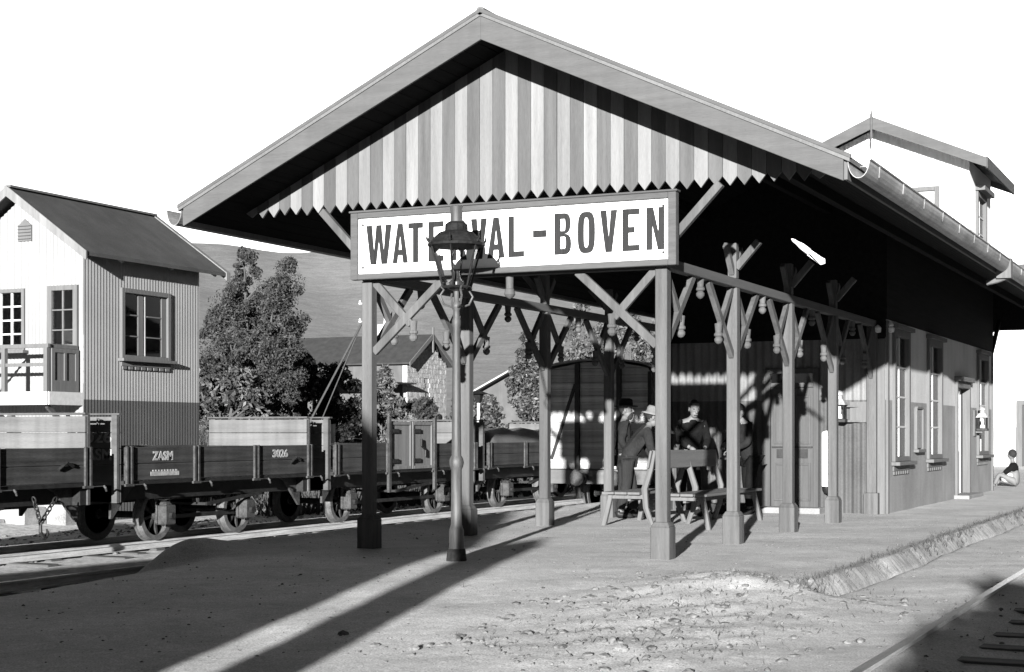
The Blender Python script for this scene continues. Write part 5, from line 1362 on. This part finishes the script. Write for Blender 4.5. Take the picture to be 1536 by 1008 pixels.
tree('dark_bush', (-32.7, 51, gh(-32,51)), [(0,0,3.5,0.2,1.2,0),(1.3,0.3,3.1,0.2,1.0,0),(-1.3,0,3.5,0.2,1.2,0)], 'dark dense bush between the tall tree and the stone house', 'shrub', 13, 0.10, ('leaf_dark',), 130, None, 0.45, 45)
tree('dark_bush', (-36.8, 46, gh(-36,46)), [(0,0,4.2,0.2,1.4,0),(1.8,0,2.8,0.2,1.4,0)], 'dark bush showing between the signal cabin and the tall tree', 'shrub', 14, 0.10, ('leaf_dark', 'leaf'), 130, None, 0.45, 45)
tree('conifer', (-31.0, 54, gh(-31,54)), [(0,0,3.2,0.2,1.2,1)], 'pale tiered conifer in front of the stone house', 'tree', 15, 0.13, ('leaf_pale', 'leaf', 'leaf_dark', 'leaf_pale'), 80, None, 0.32, 80, 0.3)
tree('conifer', (-32.9, 53, gh(-32,53)), [(0,0,2.7,0.2,0.9,1)], 'shorter conifer showing left of the front canopy post', 'tree', 16, 0.12, ('leaf_pale', 'leaf_dark', 'leaf_pale'), 80, None, 0.3, 50, 0.3)
tree('shrub', (-29.9, 55.5, gh(-29,55)), [(0,0,1.9,0.1,0.8,0),(-0.7,0.2,1.9,0.1,0.7,0)], 'dark rounded shrub right of the pale conifer', 'shrub', 17, 0.10, ('leaf_dark', 'leaf'), 90, None, 0.34, 40)
tree('shrub', (-29.0, 52.5, gh(-29,52.5)), [(0,0,1.25,0.0,0.65,0)], 'pale low shrub below the stone gable', 'shrub', 18, 0.09, ('leaf_pale', 'leaf_pale', 'leaf'), 80, None, 0.28, 35)
tree('tree', (-25.2, 55, gh(-25,55)), [(0,0,4.9,0.5,0.75,0),(0.7,0,3.4,0.3,0.8,0)], 'slender tree seen between the left canopy posts', 'tree', 19, 0.08, ('leaf', 'leaf_dark', 'leaf_pale'), 130, None, 0.36, 60)
tree('shrub', (-27.4, 54, gh(-27.6,54)), [(0,0,2.2,0.1,0.85,0),(0.9,0,2.0,0.1,0.7,0)], 'loose leafy shrub left of the slender tree behind the wagons', 'shrub', 20, 0.10, ('leaf', 'leaf_pale', 'leaf_dark'), 90, None, 0.34, 45)
tree('tree', (-25.8, 62, gh(-25,62)), [(0,0,6.6,0.5,1.2,0),(0.9,0,5.6,0.5,1.1,0)], 'tall thin leaved tree rising behind the covered van, left of the pair', 'tree', 21, 0.085, ('leaf', 'leaf_pale'), 110, 'trees behind the covered van', 0.5, 60)
tree('tree', (-22.9, 60, gh(-22,60)), [(0,0,6.4,0.5,1.3,0),(1.3,0.2,6.0,0.5,1.3,0)], 'tall thin leaved tree rising behind the covered van, right of the pair', 'tree', 22, 0.085, ('leaf', 'leaf_pale'), 110, 'trees behind the covered van', 0.5, 60)
# grass along the fence
def blades(name, pts, hgt, wid, m, label, seed, loc):
    rg = np.random.default_rng(seed); n = len(pts); p = np.array(pts)
    a = rg.uniform(0, 6.28, n); h = hgt*(0.45+0.8*rg.random(n)); w = wid*(0.6+0.8*rg.random(n)); ln = rg.normal(0, 0.35, (n, 2))*h[:, None]
    dx = np.stack([np.cos(a)*w, np.sin(a)*w, np.zeros(n)], 1)
    tip = p + np.stack([ln[:, 0], ln[:, 1], h], 1)
    V = np.stack([p-dx, p+dx, tip], 1).reshape(-1, 3) - np.array(loc)
    me = bpy.data.meshes.new(name); me.from_pydata(V.tolist(), [], np.arange(n*3).reshape(-1, 3).tolist()); me.materials.append(M[m])
    o = bpy.data.objects.new(name, me); COL.objects.link(o); o.location = loc
    tag(o, label, 'grass', None, 'stuff'); return o
rg = np.random.default_rng(5)
n = 16000; gx = rg.uniform(-34, -17.2, n); gy = rg.uniform(26, 44, n)
keep = (gx < -17.5) & ~((gx > -22.6) & (gy < 26.6))
gx, gy = gx[keep], gy[keep]
blades('long_grass', np.stack([gx, gy, ground_h(gx, gy)], 1).tolist(), 0.7, 0.022, 'grass_dark', 'long dark grass along the fence behind the wagons', 6, (-25, 34, 0))
n = 1500; gy = rg.uniform(12.7, 32, n); gx = -3.36 + rg.normal(0, 0.06, n)
blades('bank_grass', np.stack([gx, gy, ground_h(gx, gy)-0.01], 1).tolist(), 0.075, 0.005, 'grass_bank', 'sparse dry grass on the low bank along the platform edge', 7, (-3.3, 20, 0))
n = 420; gy = rg.uniform(9, 13.8, n); gx = rg.normal(-3.6, 0.7, n)
blades('weeds', np.stack([gx, gy, ground_h(gx, gy)-0.01], 1).tolist(), 0.05, 0.006, 'grass_bank', 'thin dry weeds on the spoil heap before the platform corner', 8, (-3.6, 12, 0))
# loose stones
def stones(name, pts, sizes, m, label, seed, loc):
    rg = np.random.default_rng(seed)
    ico = [(0,0,1),(.894,0,.447),(.276,.851,.447),(-.724,.526,.447),(-.724,-.526,.447),(.276,-.851,.447),(.724,.526,-.447),(-.276,.851,-.447),(-.894,0,-.447),(-.276,-.851,-.447),(.724,-.526,-.447),(0,0,-1)]
    F = [(0,1,2),(0,2,3),(0,3,4),(0,4,5),(0,5,1),(1,6,2),(2,7,3),(3,8,4),(4,9,5),(5,10,1),(6,7,2),(7,8,3),(8,9,4),(9,10,5),(10,6,1),(11,7,6),(11,8,7),(11,9,8),(11,10,9),(11,6,10)]
    ico = np.array(ico); V = []; FF = []
    for i, (p, s_) in enumerate(zip(pts, sizes)):
        v = ico*(1+rg.normal(0, 0.16, (12, 1)))*s_*np.array((1, rg.uniform(0.6, 1), rg.uniform(0.4, 0.8)))
        t = rg.uniform(0, 6.28); c_, n_ = math.cos(t), math.sin(t)
        v = np.stack([v[:,0]*c_-v[:,1]*n_, v[:,0]*n_+v[:,1]*c_, v[:,2]], 1) + np.array(p) - np.array(loc)
        V.append(v); FF += [tuple(k+12*i for k in f) for f in F]
    me = bpy.data.meshes.new(name); me.from_pydata(np.concatenate(V).tolist(), [], FF); me.materials.append(M[m])
    o = bpy.data.objects.new(name, me); COL.objects.link(o); o.location = loc; tag(o, label, 'stones', None, 'stuff')
n = 1500; sx_ = rg.normal(-3.9, 0.75, n); sy_ = rg.uniform(8.6, 13.3, n); k = (sx_ < -2.2)
sx_, sy_ = sx_[k], sy_[k]; sz_ = 0.005+0.045*rg.random(len(sx_))**5
stones('rubble', np.stack([sx_, sy_, ground_h(sx_, sy_)], 1), sz_, 'rubble', 'loose rubble scattered before the right front corner of the platform', 9, (-3.7, 11, -0.2))
n = 1800; sx_ = rg.uniform(-3.2, 0.2, n); sy_ = rg.uniform(8.5, 30, n); sz_ = 0.004+0.022*rg.random(n)**6
stones('track_stones', np.stack([sx_, sy_, ground_h(sx_, sy_)], 1), sz_, 'rubble', 'small stones between the rails of the right hand track', 10, (-1.5, 16, -0.2))
n = 3200; sx_ = rg.uniform(-18.5, -14.3, n); sy_ = rg.uniform(13, 34, n); sz_ = 0.01+0.045*rg.random(n)**3
stones('ballast', np.stack([sx_, sy_, ground_h(sx_, sy_)], 1), sz_, 'rubble', 'pale ballast stones around the wagon track', 11, (-15, 22, -0.4))
n = 3000; sx_ = rg.uniform(-10.3, -3.5, n); sy_ = rg.uniform(7.5, 24, n)**1.0; sz_ = 0.003+0.014*rg.random(n)**5
stones('pebbles', np.stack([sx_, sy_, ground_h(sx_, sy_)], 1), sz_, 'rubble', 'small pebbles lying on the sandy platform', 12, (-6.5, 15, 0))

# fence behind the wagons, telegraph pole, distant lamp
fn = thing('fence', (-24.5, 36.5, gh(-24.5,36.5)), 'low wire fence of short pale timber posts behind the wagons', 'fence')
fw_ = MB(); prev = None
for k in range(9):
    x = -30.5+1.6*k; y = 36.5+0.1*math.sin(k*2); z = gh(x, y); h = 1.35+0.25*math.sin(k*1.7)
    MB().beam((x, y, z-0.2), (x+0.04*math.sin(k), y, z+h), 0.13, 0.13).build('fence_post', 'frame_pale', fn, bevel=0.01)
    if prev:
        for dz in (0.5, 0.9, 1.25): fw_.tube([(prev[0], prev[1], prev[2]+dz), (x, y, z+dz)], 0.006, 4)
    prev = (x, y, z)
MB().beam((-24.2, 36.4, gh(-24,36.4)+1.2), (-23.2, 36.4, gh(-23,36.4)+0.2), 0.09, 0.09).build('strut', 'frame_pale', fn)
fw_.build('wire', 'iron', fn)
tp = thing('telegraph_pole', (-26.6, 45, 0.5), 'thin telegraph pole with insulators and slanting stay behind the left front post', 'pole')
MB().tube([(-26.6,45,0.3),(-26.6,45,5.75)], [0.045,0.03], 8).build('pole', 'frame_dark', tp)
MB().tube([(-26.62,45,5.0),(-28.6,44.8,1.6)], 0.035, 6).tube([(-26.62,45,5.0),(-28.35,45.1,1.6)], 0.02, 6).build('stay', 'frame_dark', tp)
for z in (4.95, 5.55):
    c_ = MB().box(-26.78, -26.42, 44.97, 45.03, z-0.02, z+0.02)
    for dx in (-0.15, 0.15): c_.lathe((-26.6+dx, 45, z+0.02), [(0.03,0),(0.035,0.05),(0.015,0.09)], 8)
    c_.build('insulator', 'paint_white', tp)
yl = thing('yard_lamp', (-24.1, 48.5, 0.3), 'small distant yard lamp on a pale pole between the canopy posts', 'street lamp')
MB().tube([(-24.1,48.5,0.2),(-24.1,48.5,2.3)], 0.05, 8).build('pole', 'frame_pale', yl)
MB().frus(-24.1, 48.5, 2.3, 2.6, 0.07, 0.14).frus(-24.1, 48.5, 2.6, 2.72, 0.3, 0.06).build('lantern', 'lamp_iron', yl)

# white winged sliver added as a bright streak under the eaves
bd = thing('bird', (-3.97, 15.26, 3.06), 'white bird gliding in the dark under the right hand eaves', 'bird')
bR = Vector((0.905, 0.426, 0)); bU = Vector((0, 0, 1)); bF = Vector((-0.426, 0.905, 0)); bc_ = Vector((-3.97, 15.26, 3.06))
bh = (-bR*0.74 + bU*0.62 + bF*0.25).normalized(); bs = bF.cross(bh).normalized(); bw = bh.cross(bs)
pb_ = lambda a, b, c: bc_ + bh*a + bs*b + bw*c
skin('body', [(pb_(-0.06,0,0), 0.022), (pb_(0.0,0,0), 0.034), (pb_(0.07,0,0), 0.034), (pb_(0.12,0,0.005), 0.018), (pb_(0.155,0,0.012), 0.02), (pb_(0.19,0,0.008), 0.005)], [(0,1),(1,2),(2,3),(3,4),(4,5)], 'enamel', bd, 1)
for s_ in (-1, 1):
    w_ = MB(); up_, lo_ = [], []
    prof = [(0.03, 0.10, 0.0), (0.08, 0.11, 0.02), (0.13, 0.06, 0.035), (0.18, -0.04, 0.03), (0.2, -0.12, 0.02)]
    for b_, a_, c_ in prof: up_.append(pb_(a_, s_*b_*0.17, c_+0.004)); lo_.append(pb_(a_-0.12+b_*0.25, s_*b_*0.17, c_))
    n_ = len(prof)
    w_.add(up_+lo_+[p-bw*0.006 for p in up_+lo_], [(i, i+1, n_+i+1, n_+i) for i in range(n_-1)] + [(2*n_+n_+i, 2*n_+n_+i+1, 2*n_+i+1, 2*n_+i) for i in range(n_-1)] + [(i, 2*n_+i, 2*n_+i+1, i+1) for i in range(n_-1)] + [(n_+i, n_+i+1, 3*n_+i+1, 3*n_+i) for i in range(n_-1)])
    w_.build('wing', 'enamel', bd)
tl = MB(); tl.add([pb_(-0.05,-0.012,0.004), pb_(-0.05,0.012,0.004), pb_(-0.2,0.035,0.0), pb_(-0.23,0,0.0), pb_(-0.2,-0.035,0.0)] + [pb_(-0.05,-0.012,-0.004), pb_(-0.05,0.012,-0.004), pb_(-0.2,0.035,-0.004), pb_(-0.23,0,-0.004), pb_(-0.2,-0.035,-0.004)],
    [(0,1,2,3,4), (9,8,7,6,5)] + [(i, i+5, (i+1)%5+5, (i+1)%5) for i in range(5)])
tl.build('tail', 'enamel', bd)

# ------------------------------------------------------------------ things behind the camera that throw the foreground shadows
ho = thing('brick_shed', (-6.5, -7, -0.2), 'gabled brick shed behind the camera whose shadow falls over the left foreground', 'shed')
MB().prism([(-11.0, -0.4), (-3.0, -0.4), (-3.0, 3.15), (-4.35, 4.6), (-11.0, 1.5)], 'y', -9, -4).build('wall', 'brick', ho)
r = MB(); r.prism([(-11.3, 1.37), (-4.35, 4.61), (-2.9, 3.05), (-2.83, 3.09), (-4.35, 4.71), (-11.34, 1.45)], 'y', -9.2, -3.8); r.build('roof', 'slate', ho)
wc = thing('water_column', (-2.66, -3.0, -0.4), 'cast iron water column behind the camera whose shadow crosses the foreground', 'water column')
MB().box(-2.87, -2.43, -3.2, -2.85, -0.4, 3.1).build('column', 'brick', wc)
MB().tube([(-2.6,-3.0,2.9),(-2.6,-3.0,3.15),(-2.6,-3.5,3.15),(-2.6,-4.0,3.0)], 0.1, 10).build('arm', 'iron', wc)
tree('hedge', (2.5, 0, -0.2), [(0,-8,2.5,0,0.8,0),(0,-6.5,2.8,0,0.8,0),(0.1,-5,2.6,0,0.85,0),(0,-3.5,2.9,0,0.8,0),(0.1,-2,2.5,0,0.8,0),(0,-0.6,2.7,0,0.8,0),(0,0.8,2.4,0,0.8,0)],
     'leafy hedge beside the right hand track, outside the picture, shading the rails', 'hedge', 31, 0.13, ('leaf', 'leaf_dark'), 70, None, 0.4, 45)

# ------------------------------------------------------------------ light, sky, camera
SUN = Vector((0.25, -1.0, 0.162))
sd = bpy.data.lights.new('sun', 'SUN'); sd.energy = 5.0; sd.angle = math.radians(0.55); sd.color = (1.0, 0.995, 0.985)
so = bpy.data.objects.new('sun', sd); COL.objects.link(so); so.rotation_euler = (-SUN).to_track_quat('-Z', 'Y').to_euler(); so.location = (20, -60, 30)
w = bpy.data.worlds.new('World'); S.world = w; w.use_nodes = True
N = w.node_tree.nodes; L = w.node_tree.links; bg = N['Background']
sky = N.new('ShaderNodeTexSky'); sky.sky_type = 'NISHITA'; sky.sun_disc = False
sky.sun_elevation = math.atan2(SUN.z, math.hypot(SUN.x, SUN.y)); sky.sun_rotation = math.atan2(SUN.x, SUN.y)
sky.dust_density = 2.0
bw = N.new('ShaderNodeRGBToBW'); L.new(sky.outputs[0], bw.inputs[0])
# bright overcast bank low in the sky beyond the station, clearer overhead
tc = N.new('ShaderNodeTexCoord'); sp = N.new('ShaderNodeSeparateXYZ'); L.new(tc.outputs['Generated'], sp.inputs[0])
def mr(src, a, b, c, d):
    k = N.new('ShaderNodeMapRange'); k.interpolation_type = 'SMOOTHSTEP'
    for i, v_ in enumerate((a, b, c, d)): k.inputs[i+1].default_value = v_
    L.new(src, k.inputs[0]); return k.outputs[0]
el = mr(sp.outputs[2], 0.30, 0.50, 1.0, 0.0)
dt = N.new('ShaderNodeVectorMath'); dt.operation = 'DOT_PRODUCT'; L.new(tc.outputs['Generated'], dt.inputs[0])
fwd = Vector((-0.42, 0.90, 0)).normalized(); dt.inputs[1].default_value = fwd
az = mr(dt.outputs['Value'], 0.35, 0.75, 0.0, 1.0)
mul = N.new('ShaderNodeMath'); mul.operation = 'MULTIPLY'; L.new(el, mul.inputs[0]); L.new(az, mul.inputs[1])
ma = N.new('ShaderNodeMath'); ma.operation = 'MULTIPLY_ADD'; ma.inputs[1].default_value = 4.0; ma.inputs[2].default_value = 0.15; L.new(mul.outputs[0], ma.inputs[0])
fin = N.new('ShaderNodeMath'); fin.operation = 'MULTIPLY'; L.new(bw.outputs[0], fin.inputs[0]); L.new(ma.outputs[0], fin.inputs[1])
L.new(fin.outputs[0], bg.inputs['Color']); bg.inputs['Strength'].default_value = 0.05

cam = bpy.data.cameras.new('camera'); cam.sensor_width = 36; cam.lens = 36*2357/1536; cam.clip_end = 3000; cam.clip_start = 0.1
cam.shift_y = 146/1536
co = bpy.data.objects.new('camera', cam); COL.objects.link(co); co.location = (0, 0, 1.25); co.rotation_euler = (math.radians(90), 0, math.radians(25.2))
S.camera = co
S.view_settings.view_transform = 'Standard'; S.view_settings.look = 'None'; S.view_settings.exposure = 1.75; S.view_settings.gamma = 1.0
S.cycles.use_denoising = True; S.cycles.max_bounces = 8; S.cycles.transparent_max_bounces = 16
